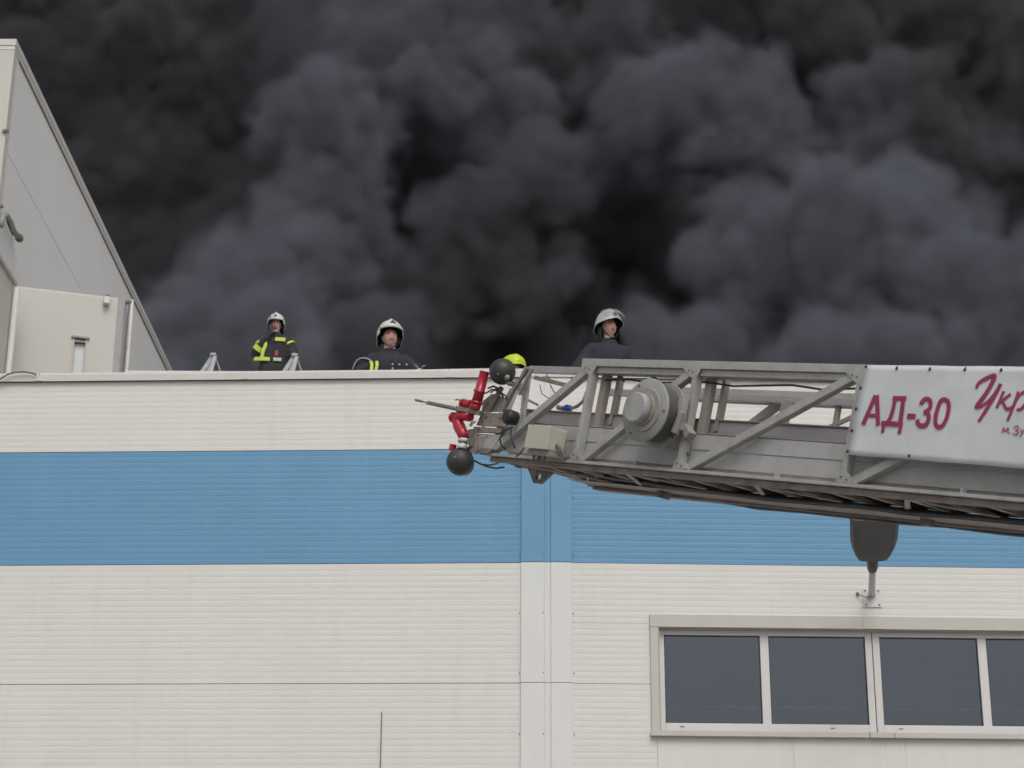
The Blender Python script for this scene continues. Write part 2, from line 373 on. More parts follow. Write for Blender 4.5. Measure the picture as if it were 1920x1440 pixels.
# pale wavy strips added behind the glass to imitate light streaks in the panes
for (pa, pb, pyc) in ((1262, 1425, 1324), (1455, 1600, 1326), (1668, 1836, 1329), (1868, 2010, 1331)):
    a, zc = wallR(pa, pyc, .13); b, _ = wallR(pb, pyc, .13); n = 26; fm = MB(); vs = []
    for i in range(n + 1):
        x = a + (b - a) * i / n; j = noise.noise(V((x * 6, 3, 0))); j2 = noise.noise(V((x * 13, 9, 0)))
        h = .004 + .020 * abs(j)
        vs += [(x, .13 + .01 * j2, zc + .02 * j - h), (x, .145, zc + .02 * j + h), (x, .17 + .01 * j, zc + .02 * j + .01)]
    for i in range(n): fm.add([vs[3 * i], vs[3 * i + 1], vs[3 * i + 2], vs[3 * i + 3], vs[3 * i + 4], vs[3 * i + 5]], [(0, 3, 4, 1), (1, 4, 5, 2)], True)
    fm.build('pane_light_streak', M['pane_streak'], warehouse, mR)

# ------------------------------------------------------------------ wall luminaire on its arm
pu, pz = wallR(1634, 1121)
lum = thing('wall_luminaire', 'dark grey street lamp head on a white wall arm above the strip window', 'lamp', Matrix.Translation(CORNER) @ mR @ Matrix.Translation((pu, 0, pz)))
MB().box(-.078, .085, -.012, -.0005, -.085, .085).build('base_plate', M['white_pipe'], lum, bevel=.002)
for sx in (-.055, .06):
    for sz in (-.065, .06): MB().lathe([(0, .008), (.006, .008)], (sx, -.012, sz), (0, -1, 0), 8).build('bolt', M['joint'], lum)
a15 = math.radians(14); ad = V((-.165, -math.cos(a15), math.sin(a15))).normalized(); asd = V((math.cos(.165), -math.sin(.165), 0)); an = asd.cross(ad).normalized(); A0 = V((0, -.0, .02))
MB().tube([A0 + V((0, -.012, 0)), A0 + ad * .66], .030, 16).build('arm', M['white_pipe'], lum)
MB().lathe([(.46, .030), (.48, .040), (.52, .046), (.78, .046)], A0, ad, 20).build('collar', M['lum_grey'], lum)
bd = MB(); secs = [(.69, .09, .03), (.72, .128, .045), (.80, .152, .055), (.92, .178, .06), (1.06, .195, .06), (1.34, .200, .055), (1.40, .19, .04)]
vs = []; n = 12
for s, hw, hh in secs:
    for k in range(n):
        t = 2 * PI * (k + .5) / n; cx = math.copysign(abs(math.cos(t)) ** .45, math.cos(t)) * hw; cz = math.copysign(abs(math.sin(t)) ** .6, math.sin(t)) * hh
        vs.append(A0 + ad * s + asd * cx + an * (cz + .01))
bd.add(vs, [(i * n + k, i * n + (k + 1) % n, (i + 1) * n + (k + 1) % n, (i + 1) * n + k) for i in range(len(secs) - 1) for k in range(n)] + [tuple(range(n)), tuple(range(n * (len(secs) - 1), n * len(secs)))])
hd = bd.build('lamp_head', M['lum_grey'], lum, bevel=.006)
o = A0 + an * -.052
MB().prism([(-.185, 1.07), (.185, 1.07), (.185, 1.078), (-.185, 1.078)], o, asd, ad, an, -.004).build('seam', M['rubber'], hd)
MB().prism([(-.13, 1.10), (.17, 1.10), (.17, 1.35), (-.13, 1.35)], o, asd, ad, an, -.006).build('lens', M['reflect'], hd)
MB().lathe([(0, .018), (.004, .018)], o + ad * 1.0, -an, 14).build('screw_cap', M['reel'], hd)
MB().lathe([(0, .009), (.006, .009)], o + ad * .86, -an, 10).build('screw', M['rubber'], hd)
MB().tube([(-.12, -.004, .03), (-.11, -.03, .02), (-.06, -.05, -.005), (-.01, -.05, -.005), (.02, -.03, .015), (.035, -.03, .018)], .006, 8).build('cable', M['reel'], lum)
MB().lathe([(0, .016), (.02, .014)], (-.12, 0, .032), (0, -1, 0), 10).build('cable_gland', M['joint'], lum)

# ------------------------------------------------------------------ tall building on the left
YC = 24.0
c0 = at_Y(28, 75, YC); XT = c0.x; ZT_ = c0.z
pA = at_X(318, 700, XT)
tall = thing('tall_building', 'tall pale grey industrial hall with plain side wall on the left edge', 'building', Matrix.Translation((XT, YC, 0)))
zb = at_X(80, 410, XT).z; yv = at_X(155, 520, XT).y - YC
MB().box(-22, -.05, .05, 30, 0, ZT_ - .05).build('wall_core', M['joint'], tall)
ycuts = [.18, yv, yv + 6, yv + 12, 30]
zc = [0, zb - 8, zb - 4, zb, ZT_ - .1]
for a, b in zip(ycuts, ycuts[1:]):
    for z0, z1 in zip(zc, zc[1:]): MB().box(-.05, 0, a + .005, b - .005, z0 + .008, z1 - .008).build('wall_panel', M['grey_side'], tall)
for a, b in zip([-22, -16, -10, -4, -.30], [-16, -10, -4, -.30, -.30][:4]):
    for z0, z1 in zip(zc, zc[1:]): MB().box(a + .005, b - .005, .0, .05, z0 + .006, z1 - .006).build('wall_panel', M['white_strip'], tall)
MB().box(-.29, .012, -.012, .17, 0, ZT_ - .1).build('corner_trim', M['beige_wall'], tall)
MB().box(-22, .03, -.03, 30, ZT_ - .10, ZT_).build('roof_trim', M['coping'], tall)
MB().box(-22, .018, -.018, 30, ZT_ - .16, ZT_ - .103).build('roof_trim', M['white_strip'], tall)
MB().box(.0, .012, .3, 30, ZT_ - .20, ZT_ - .163).build('painted_trim_shade', M['joint'], tall)  # proud dark strip paints the shade below the roof trim
# pole with cable against the side wall
Pt = at_X(248, 562, XT + .12); q = Pt - V((XT, YC, 0))
MB().tube([(q.x, q.y, 7.0), (q.x, q.y, q.z)], .030, 12).build('downpipe', M['white_pipe'], tall)
MB().tube([(q.x - .07, q.y - .05, 7.0), (q.x - .05, q.y - .05, q.z - .5), (q.x - .04, q.y - .03, q.z - .1)], .018, 8).build('pipe_cable', M['joint'], tall)
MB().box(-.1, q.x, q.y - .03, q.y + .03, q.z - .08, q.z - .03).build('pipe_clamp', M['joint'], tall)
# looped cable and bracket
pts = [at_X(a, b, XT + .1) - V((XT, YC, 0)) for a, b in ((2, 425), (5, 408), (12, 402), (20, 415), (26, 432), (36, 446))]
MB().tube(pts, .035, 8).build('looped_cable', M['reel'], tall)
pts = [at_X(a, b, XT + .06) - V((XT, YC, 0)) for a, b in ((12, 404), (16, 420), (24, 438), (32, 444))]
MB().tube(pts, .02, 8).build('looped_cable', M['rubber'], tall)
e = at_X(36, 446, XT + .1) - V((XT, YC, 0)); MB().ellipsoid(e, .06, .09, .06, 10, 8).build('cable_end', M['joint'], tall)
for a, b in ((12, 246), (2, 387)):
    e = at_Y(a, b, YC - .03) - V((XT, YC, 0)); MB().box(e.x - .05, e.x + .03, -.05, -.013, e.z - .02, e.z + .02).build('trim_clip', M['joint'], tall)

# low annex beside it
pe = at_Y(27, 528, 20.6); XA = pe.x
annex = thing('annex', 'narrow pale annex wall at the far left below the tall hall', 'building', Matrix.Translation((XA, 17.5, 0)))
MB().box(-3, 0, 0, pe.y - 17.5, 7.1, pe.z - .05).build('wall', M['beige_wall'], annex)
MB().box(-3.0, .03, -.03, pe.y - 17.5 + .03, pe.z - .048, pe.z).build('roof_trim', M['surround'], annex)
MB().tube([(.05, pe.y - 17.5 - .05, 7.1), (.05, pe.y - 17.5 - .05, pe.z - .1)], .035, 10).build('downpipe', M['white_pipe'], annex)

# ------------------------------------------------------------------ roof cabin
tl = at_Y(33, 541, 21.0); tr = at_Z(221, 563, tl.z)
ec = (tr - tl); ec.z = 0; wc = ec.length; ec.normalize(); nc = V((-ec.y, ec.x, 0))
mC = frame_matrix(V((tl.x, tl.y, 7.10)), ec, nc, Z); hc = tl.z - 7.10
cabin = thing('roof_cabin', 'small cream cabin with a narrow grey door on the roof beside the tall hall', 'cabin', mC)
def cab(px, py):
    d = ray(px, py); P = CAM + d * ((tl - CAM).dot(nc) / d.dot(nc)); P = P - V((tl.x, tl.y, 7.10)); return P.dot(ec), P.z
dx0, dz1 = cab(137, 634); dx1, _ = cab(164, 638)
w = MB(); w.box(0, dx0, 0, .08, 0, hc); w.box(dx1, wc, 0, .08, 0, hc); w.box(dx0, dx1, 0, .08, dz1, hc); w.box(0, .08, .08, 1.8, 0, hc); w.box(wc - .08, wc, .08, 1.8, 0, hc); w.box(.08, wc - .08, 1.72, 1.8, 0, hc)
w.build('wall', M['beige_wall'], cabin)
MB().box(-.0, wc, -.0, 1.8, hc + .001, hc + .03).build('roof', M['coping'], cabin)
d = MB().box(dx0 + .025, dx1 - .02, .04, .07, 0, dz1 - .05).build('door', M['banner'], cabin)
fr = MB(); fr.box(dx0, dx0 + .02, -.015, .05, 0, dz1); fr.box(dx1 - .02, dx1, -.015, .05, 0, dz1); fr.build('door_frame', M['surround'], cabin)
MB().box(dx0 - .02, dx1 + .02, -.035, .0, dz1 + .0, dz1 + .022).build('door_canopy', M['ladder_tan'], cabin)
MB().box(dx0 + .02, dx1 - .02, -.01, .04, dz1 - .045, dz1 - .015).build('door_header', M['ladder_tan'], cabin)
lx, lz = cab(199, 566)
sl_ = thing('security_light', 'small white box lamp at the top right of the cream roof cabin', 'lamp', mC @ Matrix.Translation((lx, -.002, lz)))
MB().box(-.035, .035, -.09, 0, -.05, .04).build('housing', M['white_pipe'], sl_, bevel=.006)
MB().box(-.02, .035, -.08, -.01, .042, .065).build('bracket', M['joint'], sl_)
bx, bz = cab(87, 543)
MB().ellipsoid((bx, .15, hc + .03), .04, .05, .035, 12, 8).build('roof_vent', M['white_pipe'], cabin)
gx, gz = cab(30, 556)
vb = MB(); vb.lathe([(0, .03), (.04, .03), (.05, .018)], (0, 0, 0), (1, 0, 0), 12)
g_ = thing('wall_speaker', 'small black round fitting in the gap left of the cream cabin', 'fitting', mC @ Matrix.Translation((gx - .02, -.02, gz)))
vb.build('housing', M['lamp_black'], g_); MB().tube([(0, 0, 0), (-.02, .01, -.10), (-.015, .0, -.25)], .008, 6).build('cable', M['joint'], g_)
gapm = MB().box(-.085, -.02, -.012, .16, -.02, hc - .33).build('gap_shade_panel', M['dark'], cabin)  # black panel stands in for the shaded gap between annex and cabin

# cable over the coping at far left
cb = [at_Y(a, b, 16.33) for a, b in ((-12, 722), (0, 711), (14, 702), (28, 698), (45, 697), (58, 699), (68, 702))]
tag(MB().tube(cb, .008, 8).build('cable', M['joint']), 'dark cable looping over the coping at its far left end', 'cable')
k = at_Y(3, 733, 16.5); kk = thing('wall_clamp', 'small black clamp on the white wall at the left edge under the coping', 'clamp', Matrix.Translation(V((k.x, k.y - .05, k.z))))
MB().box(-.05, .03, -.03, .05, -.02, .025).build('body', M['rubber'], kk, bevel=.005); MB().tube([(-.06, 0, -.03), (.0, -.02, -.035), (.03, 0, -.01)], .012, 8).build('jaw', M['joint'], kk)

# thin line along the coping with a yellow coupling
ln = [at_Y(a, b, 16.45) for a, b in ((560, 699.5), (690, 697), (740, 696), (785, 694.5), (830, 693), (890, 692), (960, 691))]
tag(MB().tube(ln, .006, 6).build('guide_line', M['galv']), 'thin grey line strung just above the coping beside the navy firefighter', 'line')
yc = at_Y(786, 695, 16.42); cp = thing('coupling', 'small pale yellow coupling on the thin line above the coping', 'coupling', Matrix.Translation(yc))
MB().lathe([(-.02, .012), (-.015, .02), (.015, .02), (.02, .012)], (0, 0, 0), (1, 0, .1), 12).build('body', M['cream_box'], cp)
MB().tube([(0, 0, 0), (-.02, 0, .04), (-.05, 0, .06)], .004, 6).build('cord', M['galv'], cp); MB().tube([(.01, 0, .01), (.03, 0, .045), (.06, 0, .05)], .004, 6).build('cord', M['galv'], cp)

# ------------------------------------------------------------------ silver trestles on the raised roof
def trestle(px, label):
    p = at_Y(px, 702, 24.6)
    t = thing('roof_trestle', label, 'trestle', Matrix.Translation((p.x, 24.6, 10.30)), 'silver trestles on the raised roof')
    return t
topz = at_Y(398, 667, 24.6).z - 10.30
t1 = trestle(398, 'silver A-shaped metal trestle standing alone on the roof')
def fill_trestle(t):
    MB().beam((-.42, 0, 0), (0.0, 0, topz), .055, .05).build('leg', M['galv'], t)
    MB().beam((-.10, -.09, 0), (.035, -.06, topz - .03), .05, .03).build('leg', M['galv'], t)
    MB().beam((.30, .09, 0), (.03, .05, topz - .02), .02, .03).build('brace', M['reel'], t)
    MB().beam((-.30, -.05, 0), (.03, -.05, topz - .06), .025, .02).build('brace', M['galv'], t)
    MB().box(-.035, .045, -.07, .07, topz - .02, topz + .02).build('cap', M['galv'], t, bevel=.005)
fill_trestle(t1)
t2 = t1.copy(); COL.objects.link(t2); p2 = at_Y(551, 702, 24.6); t2.location.x = p2.x
t2['label'] = 'silver A-shaped metal trestle under the hand of the waving firefighter'
for ch in list(t1.children):
    c = ch.copy(); COL.objects.link(c); c.parent = t2

# ------------------------------------------------------------------ people
def head_fn(p, d):
    """sculpt an ellipsoid into a head facing -Y"""
    x, y, z = p
    f = max(0, -d.y)
    if z < 0: x *= 1 - .28 * (-z / .115) ** 1.5 * (.4 + .6 * f); 
    if z < 0 and y > 0: y *= 1 - .35 * (-z / .115)
    ax = abs(x)
    # nose
    nz_ = math.exp(-(ax / .013) ** 2) * math.exp(-((z + .012) / .022) ** 2) * (1 if y < 0 else 0); y -= .026 * nz_
    nb = math.exp(-(ax / .009) ** 2) * math.exp(-((z - .015) / .02) ** 2) * (1 if y < 0 else 0); y -= .010 * nb
    # eye sockets and brow
    es = math.exp(-((ax - .031) / .014) ** 2) * math.exp(-((z - .018) / .011) ** 2) * (1 if y < 0 else 0); y += .012 * es
    br = math.exp(-((ax - .028) / .025) ** 2) * math.exp(-((z - .038) / .009) ** 2) * (1 if y < 0 else 0); y -= .004 * br
    # cheeks, mouth, chin
    ck = math.exp(-((ax - .04) / .02) ** 2) * math.exp(-((z + .02) / .02) ** 2) * (1 if y < 0 else 0); y -= .004 * ck
    mt = math.exp(-(ax / .022) ** 2) * math.exp(-((z + .052) / .010) ** 2) * (1 if y < 0 else 0); y -= .006 * mt
    ch = math.exp(-(ax / .020) ** 2) * math.exp(-((z + .090) / .016) ** 2) * (1 if y < 0 else 0); y -= .010 * ch
    return V((x, y, z))

def hand(b, wrist, direction, palm_n, side, curl=.5, s=1.0):
    """palm and five fingers into b; direction = towards fingertips, palm_n = out of the palm, side=+1/-1 where the thumb leaves"""
    d = V(direction).normalized(); n = V(palm_n); n = (n - d * n.dot(d)).normalized(); t = d.cross(n) * side; w = V(wrist)
    b.capsule(w, w + d * .03 * s, .027 * s, .03 * s)
    for k in (-1, -.33, .33, 1): b.capsule(w + d * .02 * s + t * .018 * k * s, w + d * .085 * s + t * .028 * k * s, .016 * s, .0145 * s)
    for k, ln in ((1, .072), (.33, .080), (-.33, .074), (-1, .058)):
        p = w + d * .085 * s + t * .028 * k * s; dd = d.copy()
        for j, fr in enumerate((.45, .3, .25)):
            dd = (dd * math.cos(curl * .9) + n * math.sin(curl * .9)).normalized() if True else dd
            q = p + dd * ln * fr * s; b.capsule(p, q, (.0125 - .001 * j) * s, (.0115 - .001 * j) * s, 10); p = q
    p = w + d * .03 * s + t * .03 * s; dd = (d * .6 + t * .7 + n * .3).normalized()
    for ln in (.035, .03, .024):
        q = p + dd * ln * s; b.capsule(p, q, .0145 * s, .0125 * s, 10); p = q; dd = (dd + d * .35 + n * .3 * curl).normalized()

def band(p, q, t0, t1, r0, r1, mat, parent, sx=1.0):
    p = V(p); q = V(q); b = MB(); a = p.lerp(q, t0); c = p.lerp(q, t1)
    b.tube([a, a.lerp(c, .5), c], [r0, (r0 + r1) / 2, r1], 24, cap=False)
    return b.build('reflective_band', mat, parent)

def helmet(parent, hc, rot, mat, kind, hz=1.0):
    """hc = head centre, rot = head rotation"""
    mh = Matrix.Translation(hc) @ rot.to_4x4() @ Matrix.Scale(hz, 4)
    b = MB(); n = 48; m = 20; vs = []; fs = []
    for i in range(m + 1):
        for k in range(n):
            ph = 2 * PI * k / n; fy = -math.cos(ph); sxx = math.sin(ph)       # ph=0 looks to -Y (front)
            front = max(0, math.cos(ph)); side = abs(sxx)
            if kind == 'flap': low = 1.42 - .0 * front + (.36 if (side > .5 and math.cos(ph) < .50) else 0) * 1 + (.40 if math.cos(ph) < -.3 else 0)
            else: low = 1.50 + .40 * max(0, -math.cos(ph)) + .22 * side - .0 * front
            th = low * i / m
            R = .121 + (.018 * max(0, (th - 1.25)) * (1 if kind == 'cap' else .4))
            rx, ry, rz = R * .95, R * 1.08, R * 1.08
            x = math.sin(min(th, 1.75)) * sxx * rx; y = math.sin(min(th, 1.75)) * fy * ry; z = math.cos(th) * rz if th < 1.6 else -(th - 1.57) * rz * 1.05
            ridge = math.exp(-(x / .018) ** 2) * (.016 if th < 1.2 else 0); z += ridge * math.cos(th * .6) * (1 if kind == 'flap' else .5)
            if kind == 'flap' and front > .6 and .75 < th < 1.2: y -= .006 * front
            if kind != 'flap' and i == m: y += fy * .012; x += sxx * .010
            vs.append((x, y, z + .035))
    for i in range(m):
        for k in range(n): fs.append((i * n + k, (i + 1) * n + k, (i + 1) * n + (k + 1) % n, i * n + (k + 1) % n))
    b.add(vs, fs, True)
    h = b.build('helmet', mat, parent, mh); h.data.materials.append(M['cloth_neck'])
    so_ = h.modifiers.new('t', 'SOLIDIFY'); so_.thickness = .006; so_.offset = 1; so_.material_offset = 1; so_.material_offset_rim = 0
    if kind == 'flap':
        MB().prism([(-.028, .0), (.028, 0), (.0, .042)], (0, -.130, .095), (1, 0, 0), (0, .36, .93), (0, -1, 0), .006).build('badge', M['badge'], h)
        vb_ = MB(); vv = []
        for k in range(13):
            a = -1.15 + 2.3 * k / 12; 
            for zz, ro in ((.048, 1.0), (.072, 1.01)): vv.append((math.sin(a) * .124 * ro, -math.cos(a) * .141 * ro, zz))
        vb_.add(vv, [(2 * k, 2 * k + 2, 2 * k + 3, 2 * k + 1) for k in range(12)], True)
        o = vb_.build('visor_rim', M['reflect'], h); s_ = o.modifiers.new('t', 'SOLIDIFY'); s_.thickness = .004
    elif kind == 'cap':
        MB().lathe([(0, .020), (.004, .018)], (0, -.133, .095), (0, -1, .35), 20).build('badge', M['badge_red'], h)
        vv = []; vb_ = MB()       # visor tipped up over the front
        for i in range(7):
            el = .35 + .75 * i / 6
            for k in range(15):
                a = -1.2 + 2.4 * k / 14; R = .172
                vv.append((math.sin(a) * math.cos(el) * R * .9, -math.cos(a) * math.cos(el) * R * 1.08 - .006, .03 + math.sin(el) * R * .85))
        vb_.add(vv, [(i * 15 + k, i * 15 + k + 1, (i + 1) * 15 + k + 1, (i + 1) * 15 + k) for i in range(6) for k in range(14)], True)
        vb_.build('visor', M['visor'], h)
    return h

def person(label, X, Y, z0, H, face, head_yaw=0, head_pitch=0, lean=(0, 0), jm='jacket', hm='helmet', hk='flap', L=None, R_=None, group=None, roll=0, flap=True, hz=1.0):
    """H = height to helmet top; face = yaw of the body (0 looks at the camera, + turns towards image right)"""
    t = thing('person', label, 'person', Matrix.Translation((X, Y, z0)) @ Matrix.Rotation(face, 4, 'Z'))
    s = H / 1.88; lx, ly = lean
    hip = V((0, 0, .95 * s)); chest = V((lx * .6, ly * .6, 1.32 * s)); nk = V((lx, ly, 1.465 * s)); hc = V((lx * 1.15, ly * 1.15 - .02, (1.685 - .12 * (hz - 1)) * s))
    shl = [V((lx * .9 + sx * .19 * s, ly * .9, 1.385 * s)) for sx in (-1, 1)]
    poses = [R_ or ((-.27, -.02, 1.15), (-.27, -.10, .90)), L or ((.27, -.02, 1.15), (.27, -.10, .90))]
    rot = (Matrix.Rotation(head_yaw, 3, 'Z') @ Matrix.Rotation(head_pitch, 3, 'X') @ Matrix.Rotation(roll, 3, 'Y'))
    # body (one continuous surface)
    b = MB(); b.ellipsoid(hc, .082 * s * hz, .098 * s * hz, .118 * s * hz, 40, 30, head_fn, rot)
    for sx in (-1, 1): b.ellipsoid(hc + rot @ V((sx * .082 * s, .006, -.005)), .010, .020, .032, 10, 8)
    b.capsule(nk - V((0, 0, .04)), hc - V((0, -.018, .06)), .060, .055)
    b.capsule(hip, chest, .13, .14); b.capsule(chest, nk - V((0, 0, .06)), .13, .06)
    for i, sx in enumerate((-1, 1)):
        el, wr = [V(q) * s for q in poses[i]]
        b.capsule(chest.lerp(nk, .4), shl[i], .07, .055); b.capsule(shl[i], el, .05, .04); b.capsule(el, wr, .04, .028)
        b.capsule(hip + V((sx * .09, 0, 0)), V((sx * .11, -.01, .50 * s)), .085, .055); b.capsule(V((sx * .11, -.01, .50 * s)), V((sx * .12, .02, .09)), .055, .04)
        b.capsule(V((sx * .12, .02, .05)), V((sx * .13, -.12, .04)), .04, .035)
    body = b.build('body', M['skin'], t, remesh=.009, smooth=2)
    # face details
    for sx in (-1, 1):
        p = hc + rot @ V((sx * .030 * s, -.083 * s, .018 * s)); MB().ellipsoid(p, .013, .006, .0055, 12, 8, rot=rot).build('eye', M['eye'], t)
        p = hc + rot @ V((sx * .031 * s, -.093 * s, .036 * s)); MB().ellipsoid(p, .018, .005, .004, 12, 6, rot=rot).build('eyebrow', M['brow'], t)
    MB().ellipsoid(hc + rot @ V((0, -.094 * s, -.053 * s)), .023, .007, .0085, 14, 8, rot=rot).build('mouth', M['lip'], t)
    # jacket
    j = MB(); j.capsule(hip + V((-.05, 0, .0)), chest + V((-.06, 0, -.02)), .155, .165); j.capsule(hip + V((.05, 0, .0)), chest + V((.06, 0, -.02)), .155, .165)
    j.capsule(hip + V((-.06, 0, -.1)), hip + V((.06, 0, -.1)), .165, .165)
    j.capsule(chest + V((-.08, 0, .0)), nk + V((-.03, .01, -.09)), .14, .075); j.capsule(chest + V((.08, 0, .0)), nk + V((.03, .01, -.09)), .14, .075)
    j.tube([nk + V((0, .012, -.06)), nk + V((0, .012, .0)), nk + V((0, .016, .055))], [.108, .094, .092], 20)
    for i, sx in enumerate((-1, 1)):
        el, wr = [V(q) * s for q in poses[i]]; e2 = el.lerp(wr, .93)
        j.capsule(nk + V((sx * .05, .01, -.09)), shl[i] + V((-sx * .01, 0, -.012)), .085, .082); j.capsule(shl[i], el, .084, .072); j.capsule(el, e2, .072, .054)
    jk = j.build('jacket', M[jm], t, remesh=.014, smooth=4)
    tx = bpy.data.textures.get('cloth_folds') or bpy.data.textures.new('cloth_folds', 'CLOUDS'); tx.noise_scale = .12
    dm = jk.modifiers.new('folds', 'DISPLACE'); dm.texture = tx; dm.strength = .022; dm.mid_level = .5; dm.texture_coords = 'LOCAL'
    # trousers and boots
    q = MB()
    for sx in (-1, 1):
        q.capsule(hip + V((sx * .09, 0, -.05)), V((sx * .11, -.01, .50 * s)), .115, .085); q.capsule(V((sx * .11, -.01, .50 * s)), V((sx * .12, .02, .16)), .085, .07)
    q.build('trousers', M['trousers'], t, remesh=.02, smooth=3)
    for sx in (-1, 1):
        q = MB(); q.capsule(V((sx * .12, .02, .20)), V((sx * .12, .02, .07)), .062, .055); q.capsule(V((sx * .12, .03, .052)), V((sx * .13, -.15, .045)), .052, .045); q.build('boot', M['boot'], t, remesh=.012, smooth=2)
    helmet(t, hc, rot, M[hm], hk, hz)
    # neck guard
    if flap:
        nb = MB(); vv = []
        for i in range(5):
            for k in range(17):
                a = -1.8 + 3.6 * k / 16; rr = .105 + .012 * i / 4
                vv.append(hc + rot @ V((math.sin(a) * rr, math.cos(a) * rr * 1.12, -.005 - .042 * i)))
        nb.add(vv, [(i * 17 + k, i * 17 + k + 1, (i + 1) * 17 + k + 1, (i + 1) * 17 + k) for i in range(4) for k in range(16)], True)
        o = nb.build('neck_guard', M['cloth_neck'], t); s_ = o.modifiers.new('t', 'SOLIDIFY'); s_.thickness = .006
    st = MB()
    for sx in (-1, 1): st.tube([hc + rot @ V((sx * .092, -.012, .02)), hc + rot @ V((sx * .080, -.035, -.06)), hc + rot @ V((sx * .03, -.055, -.118)), hc + rot @ V((0, -.06, -.126))], .006, 6)
    st.build('chin_strap', M['cloth_neck'], t)
    return t, jk, s, shl, [[V(q_) * s for q_ in pz] for pz in poses], hc, nk, rot

def gl(t, wrist, d, n, side, curl=.5):
    b = MB(); hand(b, wrist, d, n, side, curl, 1.12); return b.build('glove', M['glove'], t, remesh=.006, smooth=1)

ROOF = 7.10
# waving firefighter further back, on the raised roof
pA_ = at_Y(519, 592, 24.9); HA = pA_.z - 10.30
elb = (-.33, -.10, 1.12); wr = (-.085, -.215, 1.40)
t, jk, s, sh, ps, hc, nk, rot = person('firefighter in white helmet raising one gloved hand to his mouth beside a silver trestle', pA_.x, 24.9, 10.30, HA, -.08,
    head_yaw=.1, head_pitch=.08, jm='jacket2', R_=(elb, wr), L=((.33, -.03, 1.20), (.36, -.16, 1.06)))
gl(t, ps[0][1], (.25, -.1, 1), (.6, .5, 0), 1, .9)
gl(t, ps[1][1], (.2, -.6, -.7), (-.2, -.4, -.9), -1, .7)
rd = MB(); w_ = ps[0][1]; rd.box(-.025, .025, -.018, .018, -.05, .10); r_ = rd.build('radio', M['rubber'], t, Matrix.Translation(w_ + V((.035, -.02, .07))), bevel=.005)
MB().tube([w_ + V((.02, -.02, .16)), w_ + V((.015, -.02, .30))], .006, 6).build('antenna', M['rubber'], r_, )
r_.children[0].matrix_parent_inverse = Matrix.Translation(-(w_ + V((.035, -.02, .07))))
band(sh[0], ps[0][0], .30, .52, .094, .092, M['hivis'], jk); band(ps[0][0], ps[0][1], .18, .42, .086, .080, M['hivis'], jk)
band(sh[1], ps[1][0], .45, .62, .090, .086, M['hivis'], jk)
# chest stripes laid on the jacket front
def strip(pts, w, mat, parent, th=.008):
    b = MB(); pts = [V(p) for p in pts]; n = len(pts); vs = []
    for i, p in enumerate(pts):
        d = (pts[min(i + 1, n - 1)] - pts[max(i - 1, 0)]).normalized(); sd_ = d.cross(V((0, -1, 0))).normalized() * (w / 2)
        vs += [p - sd_, p + sd_, p + sd_ + V((0, .03, 0)), p - sd_ + V((0, .03, 0))]
    fs = [(4 * i + k, 4 * i + (k + 1) % 4, 4 * i + 4 + (k + 1) % 4, 4 * i + 4 + k) for i in range(n - 1) for k in range(4)]
    b.add(vs, fs + [(0, 1, 2, 3), (4 * n - 4, 4 * n - 3, 4 * n - 2, 4 * n - 1)]); return b.build('reflective_band', mat, parent)
strip([(-.15, -.165, 1.36 * s), (-.07, -.175, 1.37 * s)], .045, M['hivis'], jk)
strip([(.03, -.178, 1.345 * s), (.17, -.165, 1.335 * s)], .05, M['hivis'], jk)
strip([(-.10, -.178, 1.33 * s), (-.10, -.182, 1.22 * s), (-.13, -.178, 1.12 * s), (-.145, -.172, 1.0 * s)], .045, M['hivis'], jk)
strip([(-.26, -.13, 1.0 * s), (-.17, -.166, .985 * s), (-.03, -.176, .965 * s)], .05, M['hivis'], jk)
strip([(.055, -.178, 1.12 * s), (.06, -.182, 1.02 * s)], .045, M['redcloth'], jk)
strip([(.02, -.176, .965 * s), (.13, -.168, .955 * s)], .045, M['cream_box'], jk)

# navy firefighter behind the coping
pB = at_Y(731, 611, 17.3)
t, jk, s, sh, ps, hc, nk, rot = person('firefighter in navy jacket and white helmet looking up behind the coping', pB.x, 17.3, ROOF, pB.z - ROOF + .01, .16,
    head_yaw=.10, head_pitch=-.10, jm='jacket', lean=(.0, -.03), R_=((-.385, -.05, 1.15), (-.30, -.18, .93)), L=((.42, -.12, 1.16), (.30, -.28, 1.0)), flap=False, hz=1.05)
gl(t, ps[0][1], (.1, -.2, -1), (.9, 0, 0), 1, .5); gl(t, ps[1][1], (-.4, -.5, -.7), (-.8, 0, 0), -1, .5)
strip([(-.185, -.130, 1.335 * s), (-.175, -.165, 1.28 * s), (-.180, -.175, 1.18 * s)], .030, M['hivis'], jk)
strip([(-.130, -.165, 1.325 * s), (-.128, -.178, 1.26 * s), (-.14, -.180, 1.18 * s)], .028, M['hivis'], jk)
strip([(-.350, -.06, 1.25 * s), (-.338, -.075, 1.31 * s), (-.315, -.09, 1.355 * s), (-.28, -.10, 1.38 * s), (-.24, -.115, 1.38 * s), (-.205, -.130, 1.36 * s), (-.18, -.145, 1.325 * s)], .010, M['lilac'], jk)
for xx, zz in ((.02, 1.285), (.085, 1.29), (.155, 1.295), (.022, 1.235)):
    MB().ellipsoid((xx, -.178, zz * s), .010, .008, .011, 10, 8).build('snap', M['reflect'], jk)

